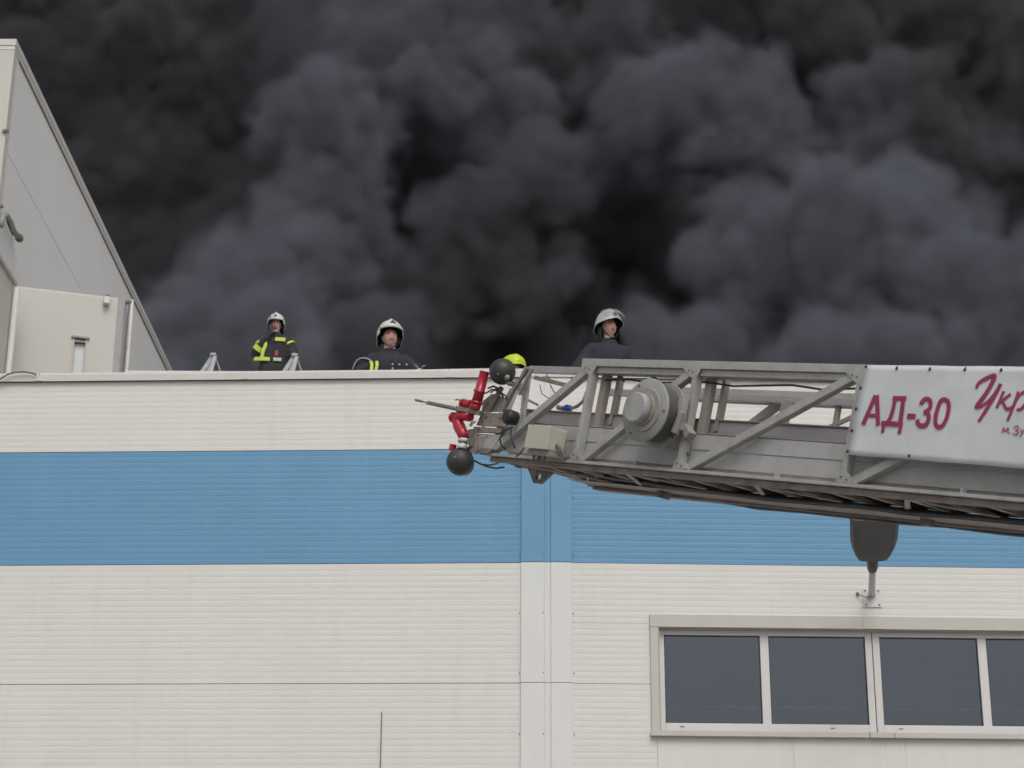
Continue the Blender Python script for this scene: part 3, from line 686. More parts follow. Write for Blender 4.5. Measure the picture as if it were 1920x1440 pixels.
# firefighter in the silver helmet behind the ladder
pC = at_Y(1140, 590, 17.1)
t, jk, s, sh, ps, hc, nk, rot = person('firefighter in silver helmet with raised visor standing behind the ladder', pC.x, 17.1, ROOF, pC.z - ROOF + .02, .25,
    head_yaw=.24, head_pitch=-.04, jm='jacket', hm='helmet2', hk='cap', lean=(.0, 0), roll=-.04, hz=1.02, R_=((-.40, -.02, 1.10), (-.30, -.14, .90)), L=((.40, -.02, 1.10), (.30, -.12, .9)))
gl(t, ps[0][1], (0, -.2, -1), (.9, 0, 0), 1, .5); gl(t, ps[1][1], (0, -.2, -1), (-.9, 0, 0), -1, .5)

# firefighter with the yellow helmet, bent down behind the ladder tip
pD = at_Y(957, 671.5, 17.6)
t, jk, s, sh, ps, hc, nk, rot = person('firefighter bent low behind the ladder tip, only a bright yellow helmet showing', pD.x, 17.6, ROOF, 1.66, .3,
    head_yaw=.2, head_pitch=.35, jm='jacket2', hm='helmet_y', hk='plain', lean=(0, -.05))
t.location.z = ROOF; t.scale = (1, 1, (pD.z - ROOF) / 1.66)
gl(t, ps[0][1], (0, -.2, -1), (.9, 0, 0), 1, .5); gl(t, ps[1][1], (0, -.2, -1), (-.9, 0, 0), -1, .5)

# ------------------------------------------------------------------ aerial ladder
_dc = RT * -2896 + UP * 115 + FW * 3600
lx_ = (-_dc).normalized(); ly_ = Z.cross(lx_).normalized(); lz_ = lx_.cross(ly_)
LS = .78
LO = CAM + ray(1280, 884) * 12.5 * LS
mLad = frame_matrix(LO, lx_, ly_, lz_) @ Matrix.Scale(LS, 4)
lad_ = thing('aerial_ladder', 'grey steel turntable ladder reaching in from the right across the facade', 'ladder', mLad)
def lad(px, py, w=0.0):
    d = ray(px, py); O = LO + ly_ * w * LS; P = CAM + d * ((O - CAM).dot(ly_) / d.dot(ly_)); P = P - LO
    return V((P.dot(lx_) / LS, w, P.dot(lz_) / LS))
W = .93; UE = 6.8
G, T, P_, U_ = M['ladder'], M['ladder_tan'], M['ladder_plate'], M['under']
YS = (0, 1, 0)
def part(name, mat, mb, bevel=.003, parent=None): return mb.build(name, mat, parent or lad_, bevel=bevel)
# outer section, both sides
posts = [-1.085, -.055, 1.35, 2.72, 4.1, 5.5]
for far in (0, 1):
    w0 = 0 if not far else W - .06; w1 = w0 + .06; fl = (w0, w0 + .012) if not far else (w1 - .012, w1)
    part('top_chord', G, MB().box(-1.20, UE, w0, w1, .684, .737))
    part('top_chord_web', G, MB().box(-1.16, UE, w0 + .02, w1 - .004, .640, .682))
    if not far:
        part('bottom_chord', G, MB().box(-2.13, UE, w0, w1, -.006, .016))
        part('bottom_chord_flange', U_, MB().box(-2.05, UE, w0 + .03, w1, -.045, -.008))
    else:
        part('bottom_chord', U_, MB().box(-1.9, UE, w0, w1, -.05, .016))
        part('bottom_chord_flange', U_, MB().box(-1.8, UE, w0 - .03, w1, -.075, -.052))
    for i, u in enumerate(posts):
        b = MB(); b.beam((u + .0, w0 + .006, .018), (u + .0, w0 + .006, .684), .040, .012, YS); b.beam((u + .016, w0 + .036, .018), (u + .016, w0 + .036, .642), .010, .048, YS)
        part('post', G, b)
    pr = [-2.10] + posts
    for a, c in zip(pr, pr[1:]):
        b = MB(); p = V((a + .05, w0 + .010, .016)); q = V((c - .01, w0 + .010, .690)); b.beam(p, q, .052, .012, YS)
        d = (q - p).normalized(); nn = V((-d.z, 0, d.x)); b.beam(p - nn * .021 + V((0, .028, 0)), q - nn * .021 + V((0, .028, 0)), .010, .046, YS)
        part('diagonal_brace', G, b)
# second section (inside), reaching further out at the tip
for far in (0, 1):
    s_ = 1 if not far else -1; wa = .075 if not far else W - .075
    def bx2(u0, u1, a, b, z0, z1):
        y0, y1 = sorted((wa + s_ * a, wa + s_ * b)); return MB().box(u0, u1, y0, y1, z0, z1)
    part('inner_top_rail', M['lilac'], bx2(-1.86, UE, 0, .045, .640, .690))
    part('side_plate', P_, bx2(-2.12, UE, 0, .010, .045, .158)); part('side_plate', P_, bx2(-2.10, UE, -.006, .012, .160, .262))
    part('side_plate_edge', T, bx2(-2.0, UE, -.01, .02, .264, .272))
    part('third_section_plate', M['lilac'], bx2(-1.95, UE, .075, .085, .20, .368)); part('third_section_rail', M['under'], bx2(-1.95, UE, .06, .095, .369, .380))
    part('slide_rail', U_, bx2(-1.9, UE, -.01, .06, .018, .042))
    for i, u in enumerate(posts[:5]):
        part('inner_post', T, bx2(u + .035, u + .095, .0, .05, .262, .642)); part('inner_post', T, bx2(u + .125, u + .155, .06, .11, .30, .650))
    if far:
        for i, u in enumerate((.45, 1.1, 1.9, 2.6)):
            part('inner_post', T, bx2(u, u + .035, .0, .03, .27, .64))
        for a, c in ((.0, .75), (1.0, 1.75)): part('inner_brace', T, MB().beam((a, wa - .03, .30), (c, wa - .03, .63), .03, .02, YS))
# rungs and lacing of the underside
u = -1.95; k = 0
while u < UE:
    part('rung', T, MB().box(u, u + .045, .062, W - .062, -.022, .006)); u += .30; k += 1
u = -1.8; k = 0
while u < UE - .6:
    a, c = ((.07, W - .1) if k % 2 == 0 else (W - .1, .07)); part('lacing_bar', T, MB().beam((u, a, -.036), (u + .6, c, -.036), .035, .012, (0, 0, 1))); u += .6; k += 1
part('underside_shade_tray', U_, MB().box(-1.85, UE, .09, .86, .03, .05))  # dark sheet added to deepen the shade seen up through the ladder
part('underside_shade_tray', U_, MB().prism([(-1.85, -.045), (.2, -.060), (UE, -.060), (UE, -.045)], (0, .60, 0), (1, 0, 0), (0, 0, 1), (0, 1, 0), .26))  # lower dark sheet, added for the same shaded underside
for w_, z_, r_ in ((.50, -.050, .014), (.555, -.055, .012), (.88, -.072, .016), (.91, -.076, .012), (.30, .015, .014)):
    pts = [(-1.75 + i * .4, w_ + .006 * math.sin(i * 1.7), z_ + max(0, .05 - .012 * i) + .006 * math.sin(i * 2.3 + w_ * 9)) for i in range(21)]
    part('supply_hose', M['rubber'], MB().tube(pts, r_, 8), 0)
for u in (-.95, 1.4): part('roller_bracket', U_, MB().box(u, u + .045, .70, .80, -.10, -.05), .006)
# hanging eye bracket under the tip
c = lad(1012, 893, .42); b = MB(); n = 8
out = [(-.20, .11), (.17, .11), (.13, .02), (.035, -.055), (-.045, -.055), (-.10, .01)]
inn = [(.0 + .030 * math.cos(2 * PI * k / 12), -.004 + .026 * math.sin(2 * PI * k / 12)) for k in range(12)]
vs = []; fs = []
for y in (-.012, .012): vs += [(x, y, z) for x, z in out] + [(x, y, z) for x, z in inn]
import mathutils.geometry as mg
tri = mg.delaunay_2d_cdt([V(p) for p in out + inn], [(i, (i + 1) % 6) for i in range(6)] + [(6 + i, 6 + (i + 1) % 12) for i in range(12)], [], 0, 1e-6)
faces = [f for f in tri[2] if not all(i >= 6 for i in f)]
b.add(vs, [tuple(f) for f in faces] + [tuple(i + 18 for i in reversed(f)) for f in faces] + [(i, (i + 1) % 6, 18 + (i + 1) % 6, 18 + i) for i in range(6)] + [(6 + i, 6 + (i + 1) % 12, 24 + (i + 1) % 12, 24 + i) for i in range(12)])
b.build('eye_bracket', U_, lad_, Matrix.Translation(c))
part('tip_roller', U_, MB().tube([lad(972, 866, .3), lad(985, 868, .6)], .045, 14), 0)
part('tip_winch', M['reel_drum'], MB().tube([lad(958, 862, .12), lad(1000, 872, .5)], .035, 12), 0)

# cable reel standing proud of the near side
rc = lad(1207, 768, -.22); rc.y = 0
b = MB(); b.lathe([(.035, .215), (.045, .218), (.055, .215)], rc, (0, -1, 0), 44); b.lathe([(.19, .207), (.202, .214), (.212, .207), (.213, .10)], rc, (0, -1, 0), 44)
reel = part('cable_reel', M['reel'], b, 0)
dm_ = [(.055 + i * .0085, .176 + (.010 if i % 2 else 0)) for i in range(17)]
MB().lathe(dm_, rc, (0, -1, 0), 44, cap=False).build('drum', M['reel_drum'], reel)
MB().lathe([(.212, .150), (.220, .150), (.224, .145)], rc, (0, -1, 0), 40).build('rim_ring', M['reel'], reel)
MB().lathe([(.22, .112), (.235, .112), (.24, .108)], rc, (0, -1, 0), 36).build('hub_plate', M['ladder_tan'], reel)
MB().lathe([(.235, .100), (.300, .100), (.308, .094)], rc, (0, -1, 0), 36).build('hub', M['reel_cap'], reel)
for k in range(3):
    t_ = 2 * PI * k / 3; MB().lathe([(.213, .009), (.220, .009)], rc + V((math.cos(t_) * .185, 0, math.sin(t_) * .185)), (0, -1, 0), 6).build('bolt', M['joint'], reel)
bk_ = MB(); bk_.beam(rc + V((.13, .0, -.02)), rc + V((.255, -.0, -.12)), .05, .07); bk_.box(rc.x - .03, rc.x + .03, -.04, .03, rc.z - .05, rc.z + .05); part('reel_bracket', T, bk_)
m_ = MB(); m_.beam(lad(1284, 740, -.06), lad(1272, 806, -.06), .05, .05); part('reel_motor', G, m_, .006)
m_ = MB(); m_.beam(lad(1280, 772, -.09), lad(1264, 812, -.09), .035, .04); part('reel_motor', M['lilac'], m_, .006)
part('hub_box', P_, MB().box(rc.x - .235, rc.x - .03, -.03, .04, rc.z - .02, rc.z + .17), .004)

# junction box
a = lad(992, 797, -.17); c = lad(1024, 842, -.17)
jb = MB().box(a.x, c.x, -.17, -.012, c.z, a.z).build('junction_box', M['cream_box'], lad_, bevel=.006)
MB().box(a.x - .004, c.x + .004, -.176, -.150, c.z - .003, a.z + .004).build('lid', M['cream_box'], jb, bevel=.004)
MB().box(a.x, c.x + .02, -.14, .0, c.z - .04, c.z - .004).build('gland_plate', T, jb)
for k in range(4): MB().tube([(a.x + .03 + k * .035, -.10 + .02 * (k % 2), c.z - .04), (a.x + .03 + k * .034, -.09, c.z - .075)], .009, 8).build('cable_gland', M['joint'], jb)

# tip: plates, struts and cut-outs
def plate(poly, w, th, mat, name='tip_plate', holes=()):
    pts = [lad(x, y, w) for x, y in poly]; b = MB(); b.add([p for p in pts] + [p + V((0, th, 0)) for p in pts], [tuple(range(len(pts)))[::-1], tuple(range(len(pts), 2 * len(pts)))] + [(i, (i + 1) % len(pts), len(pts) + (i + 1) % len(pts), len(pts) + i) for i in range(len(pts))])
    o = part(name, mat, b, .002)
    for hx, hy, hr in holes:
        c_ = lad(hx, hy, w); MB().lathe([(0, hr), (.003, hr)], c_, (0, -1, 0), 14).build('bolt', M['joint'], o)  # dark raised discs paint the shaded holes of the plates
    return o
plate([(905, 752), (922, 738), (946, 745), (936, 772), (903, 772)], .02, .012, T, holes=[(914, 757, .010), (926, 762, .007)])
plate([(903, 773), (944, 775), (942, 800), (893, 797)], .00, .03, T, holes=[(912, 782, .012), (920, 790, .008), (927, 798, .008), (905, 790, .008)])
plate([(888, 800), (942, 803), (938, 812), (886, 810)], -.01, .03, U_)
plate([(884, 812), (940, 815), (922, 842), (880, 838)], .00, .03, P_, holes=[(913, 819, .010), (893, 820, .010), (900, 832, .008)])
plate([(875, 838), (925, 842), (915, 850), (872, 848)], -.02, .03, U_)
plate([(880, 808), (893, 800), (890, 852), (878, 846)], -.03, .02, U_)
plate([(893, 822), (905, 818), (900, 852), (888, 850)], -.02, .02, T, holes=[(896, 836, .009)])
for a, c, r_, mt in (((941, 726), (917, 771), .016, U_), ((962, 730), (941, 772), .020, T), ((990, 690), (960, 735), .014, U_), ((998, 690), (972, 740), .012, T)):
    part('strut', mt, MB().beam(lad(*a, .0), lad(*c, .0), r_ * 2, r_ * 1.6), .002)
part('tip_post', M['lilac'], MB().beam(lad(993, 688, .06), lad(978, 798, .06), .050, .02), .003)
plate([(955, 714), (968, 716), (990, 724), (984, 748), (970, 733), (955, 722)], .04, .012, M['lilac'])
part('strut', T, MB().beam(lad(985, 690, .5), lad(950, 780, .3), .03, .02), .002)
part('strut', U_, MB().beam(lad(1004, 708, .5), lad(1060, 722, .5), .032, .03), .004)
part('strut', T, MB().beam(lad(988, 749, .5), lad(1008, 759, .5), .018, .02), .002)
part('strut', T, MB().beam(lad(925, 742, .55), lad(905, 800, .5), .03, .03), .002)
part('roller', M['joint'], MB().tube([lad(882, 812, -.05), lad(884, 812, .06)], .030, 14), 0)
part('roller', M['joint'], MB().tube([lad(884, 828, -.05), lad(886, 828, .06)], .034, 14), 0)
part('roller', U_, MB().tube([lad(938, 778, -.03), lad(938, 778, .04)], .018, 12), 0)
part('yellow_clip', M['cream_box'], MB().box(lad(1068, 700).x - .035, lad(1068, 700).x + .035, .09, .15, lad(1068, 704).z, lad(1068, 690).z), .003)
# round floodlights
def ball(px, py, w, r, aim):
    c_ = lad(px, py, w); aim = V(aim).normalized(); b = MB(); prof = []
    for i in range(15):
        t_ = PI * i / 18; prof.append((-math.cos(t_) * r, max(r * math.sin(t_), .001)))
    prof.append((prof[-1][0] + .004, prof[-1][1] + .004)); prof.append((prof[-1][0] + .018, prof[-1][1])); prof.append((prof[-1][0], prof[-1][1] - .012))
    b.lathe(prof, c_, aim, 36); o = part('round_floodlight', M['lamp_black'], b, 0)
    MB().lathe([(0, .010), (.008, .008)], c_ - aim * r * .98 , -aim, 10).build('screw', M['brass'], o)
    MB().lathe([(prof[-1][0] - .008, .001), (prof[-1][0] - .006, prof[-1][1])], c_, aim, 24).build('lens', M['visor'], o)
    return o
f1 = ball(942, 697, -.04, .098, (-.5, .75, .35))
f2 = ball(863, 866, -.05, .104, (-.45, .85, -.2))
part('floodlight_yoke', U_, MB().beam(lad(948, 712, -.02), lad(958, 722, .0), .02, .05), .003)
MB().ellipsoid(lad(951, 708, -.12), .022, .02, .022, 10, 8).build('knuckle', M['brass'], f1)
ec_ = lad(959, 783, -.04); part('siren', M['rubber'], MB().lathe([(-.04, .050), (.02, .056), (.05, .050), (.055, .03)], ec_, (-.2, -1, 0), 20), 0)
# red water monitor
mon = MB(); p0, p1, p2 = lad(909, 697, -.08), lad(899, 735, -.08), lad(893, 758, -.08); ax_ = (p0 - p2).normalized(); L_ = (p0 - p2).length
mon.lathe([(0, .040), (L_ * .35, .038), (L_ * .36, .046), (L_ * .42, .046), (L_ * .43, .037), (L_ * .97, .036), (L_, .040)], p2, ax_, 24)
wm = part('water_monitor', M['red'], mon, 0)
MB().lathe([(0, .026), (.002, .026)], p0 - ax_ * -.001, ax_, 16).build('bore_shade_disc', M['dark'], wm)  # black disc paints the dark hollow on the closed barrel end
MB().lathe([(0, .047), (.018, .047)], p2 + ax_ * .005, ax_, 22).build('collar', M['red'], wm)
MB().tube([lad(893, 756, -.08), lad(889, 768, -.08)], .042, 16).build('joint', M['red'], wm)
MB().tube([lad(884, 757, -.08), lad(868, 757, -.08)], .030, 16).build('side_port', M['red'], wm)
MB().lathe([(0, .036), (.02, .036)], lad(870, 757, -.08), (-1, 0, 0), 16).build('port_flange', M['red'], wm)
MB().tube([lad(888, 770, -.06), lad(862, 772, -.06)], .034, 14).build('swivel', M['brass'], wm)
MB().beam(lad(903, 775, -.05), lad(858, 766, -.10), .035, .05).build('clamp_bar', M['brass'], wm, bevel=.004)
pts = [lad(882, 782, -.07), lad(866, 778, -.07), lad(858, 788, -.07), lad(861, 800, -.07), lad(867, 812, -.07), lad(871, 822, -.07)]
MB().tube(pts, [.034, .040, .046, .046, .043, .042], 20).build('elbow', M['red'], wm)
MB().lathe([(0, .040), (.022, .040), (.024, .03), (.034, .03)], lad(852, 783, -.07), (-1, -.2, 0), 18).build('flange', M['red'], wm)
MB().tube([lad(858, 782, -.07), lad(848, 783, -.07)], .028, 14).build('flange_neck', M['red'], wm)
MB().tube([lad(869, 822, -.07), lad(868, 829, -.07)], .040, 20).build('white_ring', M['white_pipe'], wm)
MB().tube([lad(868, 829, -.07), lad(867, 834, -.07)], .034, 20).build('steel_ring', M['brass'], wm)
MB().tube([lad(867, 833, -.07), lad(866, 842, -.07)], .038, 20).build('outlet', M['white_pipe'], wm)
MB().box(*(lambda c_: (c_.x - .02, c_.x + .02, c_.y - .02, c_.y + .02, c_.z - .03, c_.z + .02))(lad(849, 838, -.07))).build('lug', M['red'], wm, bevel=.004)
MB().tube([lad(866, 752, -.09), lad(858, 749, -.09), lad(854, 750, -.09)], .006, 8).build('catch', M['joint'], wm)
MB().tube([lad(890, 792, -.05), lad(886, 790, -.05), lad(882, 799, -.05)], .012, 8).build('drain', M['white_pipe'], wm)
# feeler rod with spring, pointing away from the tip
r0, r1 = lad(858, 767, -.10), lad(779, 750, -.12); part('feeler_rod', M['brass'], MB().tube([r0, r1], [.007, .005], 8), 0)
dr = (r1 - r0); sp = []; a_ = dr.orthogonal().normalized(); b_ = dr.normalized().cross(a_)
for i in range(200):
    f = i / 199; t_ = f * 2 * PI * 17; sp.append(r0 + dr * (.0 + .72 * f) + (a_ * math.cos(t_) + b_ * math.sin(t_)) * .013)
part('feeler_spring', M['joint'], MB().tube(sp, .0035, 5), 0)
part('feeler_tip', M['brass'], MB().tube([r0 + dr * .84, r1], [.010, .009], 8), 0)
# hoses and wires at the tip
def hose(pl, r_, mat='rubber', w=-.03): part('cable', M[mat], MB().tube([lad(x, y, w + dw) for x, y, dw in pl], r_, 7), 0)
hose([(915, 728, 0), (925, 724, -.02), (934, 728, -.03), (940, 738, 0), (944, 745, .02)], .007)
hose([(920, 736, 0), (930, 729, -.02), (937, 734, -.03), (948, 742, -.02), (951, 750, .02)], .006)
hose([(912, 737, 0), (922, 730, -.03), (932, 733, -.04)], .006)
hose([(962, 800, -.02), (945, 808, -.04), (937, 822, -.04), (940, 836, -.02), (948, 842, 0)], .006)
hose([(958, 800, -.02), (958, 820, -.04), (965, 840, -.04)], .006)
hose([(992, 818, -.05), (988, 832, -.07), (975, 850, -.04), (968, 856, 0)], .008, 'joint')
hose([(1038, 830, -.06), (1050, 840, -.05), (1058, 856, -.02), (1063, 862, 0)], .013, 'joint')
hose([(890, 864, 0), (903, 871, -.02), (920, 872, -.03), (935, 868, 0)], .006)
hose([(890, 864, .04), (910, 874, .02), (930, 878, .0), (945, 876, .1)], .007)
hose([(1012, 722, .5), (1016, 738, .48), (1026, 745, .5), (1034, 748, .5)], .004, 'joint')
hose([(1032, 722, .5), (1038, 734, .48), (1045, 740, .5)], .005, 'joint')
hose([(1100, 735, .4), (1094, 752, .4), (1082, 762, .4), (1070, 766, .4)], .013, 'galv')
part('hose_coupling', M['blue_valve'], MB().tube([lad(1070, 766, .4), lad(1057, 766, .4)], .022, 12), 0)
part('hose_coupling', M['blue_valve'], MB().box(*(lambda c_: (c_.x - .015, c_.x + .02, c_.y - .02, c_.y + .02, c_.z - .02, c_.z + .035))(lad(1064, 768, .4))), .004)
part('hose_coupling', M['brass'], MB().tube([lad(1057, 766, .4), lad(1046, 764, .4)], .018, 12), 0)
hose([(1160, 706, .1), (1166, 708, .1), (1170, 716, .1)], .007)
hose([(1222, 708, .1), (1230, 709, .08), (1232, 714, .08)], .006)
hose([(1245, 815, -.02), (1262, 820, -.03), (1275, 805, -.03), (1280, 790, .0)], .008, 'joint')
for x, y in ((1291, 851), (1279, 877), (1588, 906), (1160, 741)):
    c_ = lad(x, y, .05); part('bolt', M['joint'], MB().lathe([(0, .012), (.012, .012)], c_, (0, -1, 0), 8), 0)
for i, u in enumerate(posts[:4]):
    part('gusset', G, MB().prism([(u - .05, .016), (u + .11, .016), (u + .03, .085), (u - .02, .085)], (0, .004, 0), (1, 0, 0), (0, 0, 1), (0, -1, 0), .005), .001)
    part('gusset', G, MB().prism([(u - .12, .684), (u + .05, .684), (u + .02, .62), (u - .02, .62)], (0, .003, 0), (1, 0, 0), (0, 0, 1), (0, -1, 0), .005), .001)
    for du, zz in ((-.01, .05), (.035, .035), (-.02, .66), (-.06, .67)):
        part('bolt', M['joint'], MB().lathe([(0, .007), (.006, .006)], V((u + du, -.001, zz)), (0, -1, 0), 6), 0)
pts = [(-1.0 + i * .25, .066, .60 + .012 * math.sin(i * 2.1)) for i in range(30)]
part('control_cable', M['rubber'], MB().tube(pts, .007, 6), 0)
for x in (1183, 1450, 1804): part('gusset', G, MB().box(lad(x, 900).x - .006, lad(x, 900).x + .006, .005, .05, .016, .046), .001)

# ------------------------------------------------------------------ banner
def bn(px, py): p = lad(px, py, -.035); return p.x, p.z
(c00x, c00z), (c01x, c01z) = bn(1622, 684), bn(1588, 852)
(c10x, c10z), (c11x, c11z) = bn(1920, 687.5), bn(1920, 878.5)
ban = thing('banner', 'white banner with magenta lettering laced to the near side of the ladder', 'banner', mLad)
NU, NV = 60, 16; vs = []; UR = 4.9
def wav(x, z): return .006 * noise.noise(V((x * 2.2, z * 5, 1))) + .004 * noise.noise(V((x * 7, z * 9, 4)))
for j in range(NV + 1):
    f = j / NV; xl = c00x + (c01x - c00x) * f; zl = c00z + (c01z - c00z) * f; xr0 = c10x + (c11x - c10x) * f; zr0 = c10z + (c11z - c10z) * f
    for i in range(NU + 1):
        g_ = i / NU; x = xl + (UR - xl) * g_; z = zl + (zr0 - zl) * (x - xl) / (xr0 - xl); sc_ = (.0015 * math.sin(x * 11.5) if f in (0, 1) else 0)
        vs.append((x, -.035 + wav(x, z), z + sc_))
b = MB(); b.add(vs, [(j * (NU + 1) + i, (j + 1) * (NU + 1) + i, (j + 1) * (NU + 1) + i + 1, j * (NU + 1) + i + 1) for j in range(NV) for i in range(NU)], True)
cl_ = b.build('cloth', M['banner'], ban); s_ = cl_.modifiers.new('t', 'SOLIDIFY'); s_.thickness = .002
for x, y in ((1624, 688), (1681, 691), (1744, 692.5), (1809, 693), (1877, 694), (1614, 728), (1606, 767), (1597, 808), (1589, 847), (1705, 855)):
    ux, uz = bn(x, y); o = MB(); o.lathe([(0, .010), (.003, .009)], (ux, -.037 + wav(ux, uz), uz), (0, -1, 0), 14); o.build('eyelet', M['eyelet'], ban)
    MB().tube([(ux, -.042, uz), (ux + .003, -.03, uz + .016), (ux, -.01, uz + .03)], .0035, 6).build('lacing_cord', M['eyelet'], ban)
def Zp(X, Y): return bn(1500 + X / 4.571, 640 + Y / 4.571)
def stroke(b, pts, w, closed=False):
    q = [V(Zp(*p[:2])) for p in pts]; ww = [(p[2] if len(p) > 2 else w) / 4.571 / 300 for p in pts]; n = len(q); L_, R_ = [], []
    for i in range(n):
        if closed: d = q[(i + 1) % n] - q[i - 1]
        else: d = q[min(i + 1, n - 1)] - q[max(i - 1, 0)]
        d.normalize(); nn = V((-d.y, d.x)) * ww[i] / 2; L_.append(q[i] + nn); R_.append(q[i] - nn)
    vs = [(p.x, -.0395 + wav(p.x, p.y), p.y) for p in L_ + R_]; m = n if closed else n - 1
    b.add(vs, [(i, (i + 1) % n, n + (i + 1) % n, n + i) for i in range(m)])
def sm(pts, k=6, closed=False):
    out = []; n = len(pts)
    for i in range(n if closed else n - 1):
        p0 = pts[(i - 1) % n] if closed or i > 0 else pts[0]; p1 = pts[i]; p2 = pts[(i + 1) % n]; p3 = pts[(i + 2) % n] if closed or i + 2 < n else pts[-1]
        for j in range(k):
            t_ = j / k; out.append(tuple(.5 * (2 * b_ + (-a_ + c_) * t_ + (2 * a_ - 5 * b_ + 4 * c_ - d_) * t_ * t_ + (-a_ + 3 * b_ - 3 * c_ + d_) * t_ ** 3) for a_, b_, c_, d_ in zip(p0, p1, p2, p3)))
    if not closed: out.append(tuple(pts[-1]))
    return out
def letter(strokes, w, mat='magenta'):
    b = MB()
    for s_ in strokes: stroke(b, *(s_ if isinstance(s_, tuple) else (s_, w)))
    o = b.build('letter', M[mat], ban); return o
K = 42
letter([[(542, 716), (652, 466)], [(664, 463), (672, 722)], ([(592, 636), (672, 640)], 34)], K)                                   # A
letter([([(797, 489), (917, 493)], 40), (sm([(818, 480), (806, 560), (778, 650), (745, 702)]), 36), ([(893, 485), (858, 715)], 44), ([(700, 702), (884, 714)], 40), ([(722, 712), (706, 784)], 32), ([(868, 716), (852, 796)], 36)], K)   # D
letter([([(920, 643), (994, 647)], 44)], K)                                                                                          # -
letter([(sm([(1040, 545), (1062, 508), (1096, 496), (1122, 520), (1120, 570), (1092, 602), (1066, 608)]), 38), (sm([(1066, 608), (1100, 622), (1110, 660), (1090, 712), (1048, 728), (1018, 708), (1010, 672)]), 40)], K)   # 3
letter([(sm([(1236, 502), (1272, 520), (1278, 580), (1262, 660), (1232, 720), (1196, 738), (1170, 716), (1168, 650), (1184, 580), (1206, 522)], closed=True), 38, True)], K)   # 0
letter([(sm([(1512, 405, 24), (1535, 360, 30), (1590, 322, 34), (1668, 296, 36), (1640, 370, 38), (1590, 460, 40), (1530, 545, 42), (1515, 566, 30), (1560, 558, 24), (1640, 490, 24), (1722, 366, 30)]), 30), (sm([(1720, 364, 34), (1670, 470, 34), (1600, 590, 32), (1532, 690, 22)]), 30)], 30)   # У
letter([([(1748, 428, 26), (1690, 574, 26)], 26), (sm([(1700, 540, 18), (1750, 500, 22), (1808, 452, 26)]), 22), (sm([(1738, 512, 22), (1770, 575, 28), (1800, 578, 24), (1850, 540, 16)]), 24)], 26)   # к
letter([(sm([(1872, 430, 24), (1840, 540, 26), (1784, 684, 24)]), 24), (sm([(1850, 520, 20), (1890, 455, 24), (1935, 432, 28), (1960, 470, 28), (1935, 540, 28), (1895, 585, 26), (1862, 588, 20)]), 24)], 26)   # р
letter([([(1738, 788), (1752, 738)], 10), ([(1752, 738), (1764, 780)], 9), ([(1764, 780), (1792, 740)], 9), ([(1792, 740), (1788, 792)], 10)], 10)   # м
letter([([(1796, 788), (1806, 789)], 9)], 9)
letter([(sm([(1838, 748), (1858, 728), (1878, 738), (1872, 758), (1852, 766)]), 9), (sm([(1852, 766), (1876, 776), (1870, 798), (1846, 804), (1832, 792)]), 9)], 9)   # З
letter([([(1896, 750), (1908, 792)], 9), (sm([(1930, 752), (1908, 795), (1886, 818)]), 9)], 9)   # у

# ------------------------------------------------------------------ smoke: a volume whose density field is a union of billowing puffs
DENS=1.3
PUFFS=[ # px, py, radius px, Y of each billow
 (400,620,165,43),(520,520,140,45),(300,690,140,42),(480,690,110,41.5),(600,420,130,48),
 (640,230,150,49),(600,90,140,50),(760,170,150,50.5),(880,60,150,51),(740,360,120,52),
 (960,200,150,51.5),(1060,330,120,51.5),(900,430,130,51.5),(960,510,110,51),(1010,570,130,52.5),(800,590,120,51.5),(700,640,110,48),
 (1240,240,150,50),(1420,240,130,49.5),(1130,120,140,52.5),
 (1400,560,180,44),(1620,480,190,43),(1840,560,190,42),(1290,660,120,43),(1540,690,140,41),(1760,700,130,40.5),(1730,400,120,44),
 (1680,230,150,50),(1900,290,120,49),(1500,60,150,54),(1800,60,150,55),(1330,-20,150,53),
 (2200,500,260,45),(2150,150,260,49),(2500,350,300,50),(60,620,150,60),(200,-190,190,47),(420,-200,170,46),(-250,500,260,52),(-300,150,230,50),(-600,400,320,50)]  # includes unseen billows added above the frame to shade the upper left
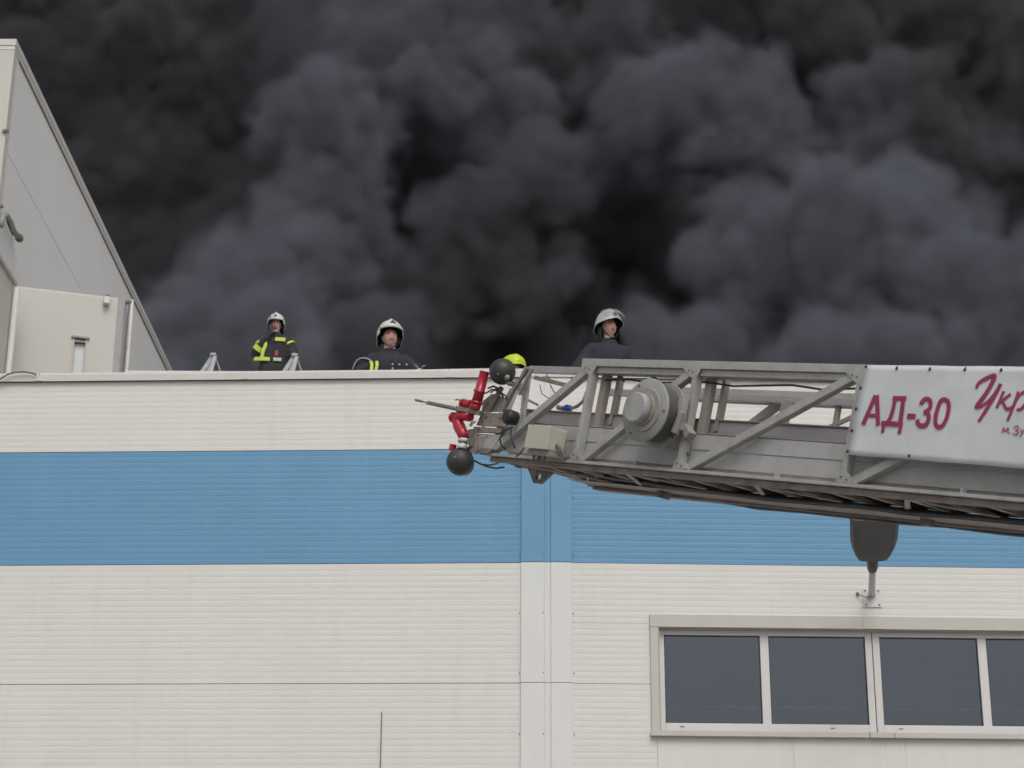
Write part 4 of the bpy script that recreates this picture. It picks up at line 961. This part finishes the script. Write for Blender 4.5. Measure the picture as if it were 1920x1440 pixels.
def build_smoke(vox=0.18):
    lo=Vector((-26,37,12)); hi=Vector((30,67,42))
    ng=bpy.data.node_groups.new('smoke_field','GeometryNodeTree')
    ng.interface.new_socket(name='Geometry',in_out='OUTPUT',socket_type='NodeSocketGeometry')
    N=ng.nodes; L=ng.links
    def math_(op,a,b=None,c=None):
        n=N.new('ShaderNodeMath'); n.operation=op
        for i,v in enumerate((a,b,c)):
            if v is None: continue
            if isinstance(v,(int,float)): n.inputs[i].default_value=v
            else: L.new(v,n.inputs[i])
        return n.outputs[0]
    def vmath(op,a,b=None,s=None):
        n=N.new('ShaderNodeVectorMath'); n.operation=op
        for i,v in enumerate((a,b)):
            if v is None: continue
            if isinstance(v,(tuple,Vector)): n.inputs[i].default_value=v
            else: L.new(v,n.inputs[i])
        if s is not None: n.inputs['Scale'].default_value=s
        return n
    pos=N.new('GeometryNodeInputPosition').outputs[0]
    nz=N.new('ShaderNodeTexNoise'); nz.inputs['Scale'].default_value=0.16; nz.inputs['Detail'].default_value=2.0
    L.new(pos,nz.inputs['Vector'])
    off=vmath('SCALE',vmath('SUBTRACT',nz.outputs['Color'],(0.5,0.5,0.5)).outputs[0],s=4.0).outputs[0]
    wp=vmath('ADD',pos,off).outputs[0]
    d=None
    for px,py,r,Y in PUFFS:
        c=at_Y(px,py,Y); R=r*Y/math.cos(PITCH)/FPX
        dd=math_('SUBTRACT',vmath('DISTANCE',wp,c).outputs['Value'],R)
        d=dd if d is None else math_('SMOOTH_MIN',d,dd,0.5)
    sep=N.new('ShaderNodeSeparateXYZ'); L.new(wp,sep.inputs[0])
    mr=N.new('ShaderNodeMapRange'); L.new(sep.outputs['X'],mr.inputs[0]); mr.inputs['From Min'].default_value=-5; mr.inputs['From Max'].default_value=-8; mr.inputs['To Min'].default_value=54; mr.inputs['To Max'].default_value=63
    back=math_('SUBTRACT',mr.outputs[0],sep.outputs['Y'])
    d=math_('SMOOTH_MIN',d,back,1.5)
    def vor(scale,amp,x):
        v=N.new('ShaderNodeTexVoronoi'); v.feature='F1'; v.inputs['Scale'].default_value=scale
        v.inputs['Detail'].default_value=0.0
        L.new(x,v.inputs['Vector'])
        q=math_('MULTIPLY',v.outputs['Distance'],v.outputs['Distance'])
        return math_('MULTIPLY',math_('SUBTRACT',q,0.3),amp)
    w2=vmath('ADD',pos,vmath('SCALE',off,s=0.35).outputs[0]).outputs[0]
    
    for sc_,am_ in ((0.26,2.0),(0.62,1.5),(1.35,0.95),(2.7,0.5)):
        d=math_('ADD',d,vor(sc_,am_,w2))
    dens=math_('MULTIPLY',d,-1.0/0.6)
    n=N.new('ShaderNodeClamp'); L.new(dens,n.inputs[0])
    vc=N.new('GeometryNodeVolumeCube')
    L.new(n.outputs[0],vc.inputs['Density'])
    vc.inputs['Min'].default_value=lo; vc.inputs['Max'].default_value=hi
    for ax,k in zip('XYZ',range(3)): vc.inputs['Resolution '+ax].default_value=int((hi[k]-lo[k])/vox)
    sm=N.new('GeometryNodeSetMaterial'); L.new(vc.outputs[0],sm.inputs[0])
    o=N.new('NodeGroupOutput'); L.new(sm.outputs[0],o.inputs[0])
    m=bpy.data.materials.new('smoke'); m.use_nodes=True; nt=m.node_tree; nt.nodes.clear(); m.cycles.volume_sampling='DISTANCE'
    pv=nt.nodes.new('ShaderNodeVolumePrincipled'); out=nt.nodes.new('ShaderNodeOutputMaterial')
    pv.inputs['Density'].default_value=DENS; pv.inputs['Anisotropy'].default_value=0.0
    # the plumes at lower left, right and centre carry greyer smoke, the rest is sooty brown-black
    tg=nt.nodes.new('ShaderNodeTexCoord'); f=None
    def smath(op,a,b):
        n=nt.nodes.new('ShaderNodeMath'); n.operation=op
        for i_,v_ in enumerate((a,b)):
            if isinstance(v_,(int,float)): n.inputs[i_].default_value=v_
            else: nt.links.new(v_,n.inputs[i_])
        return n.outputs[0]
    for px,py,Y,R in ((430,600,43,6.0),(650,150,49,5.0),(1580,560,43,8.5),(1330,230,49,4.5),(900,150,50,3.5)):
        n=nt.nodes.new('ShaderNodeVectorMath'); n.operation='DISTANCE'; nt.links.new(tg.outputs['Object'],n.inputs[0]); n.inputs[1].default_value=at_Y(px,py,Y)
        q=smath('SUBTRACT',1.45,smath('DIVIDE',n.outputs['Value'],R)); f=q if f is None else smath('MAXIMUM',f,q)
    rp=nt.nodes.new('ShaderNodeValToRGB'); rp.color_ramp.elements[0].color=(.158,.158,.174,1); rp.color_ramp.elements[1].color=(.25,.26,.305,1); rp.color_ramp.elements[1].position=.95
    nt.links.new(f,rp.inputs[0]); nt.links.new(rp.outputs[0],pv.inputs['Color'])
    nt.links.new(pv.outputs[0],out.inputs['Volume'])
    sm.inputs['Material'].default_value=m
    me=bpy.data.meshes.new('smoke'); ob=bpy.data.objects.new('smoke_plume',me); COL.objects.link(ob)
    md=ob.modifiers.new('field','NODES'); md.node_group=ng; me.materials.append(m)
    ob['kind']='stuff'; ob['label']='thick dark grey smoke billowing up behind the warehouse roof'
    return ob
build_smoke()
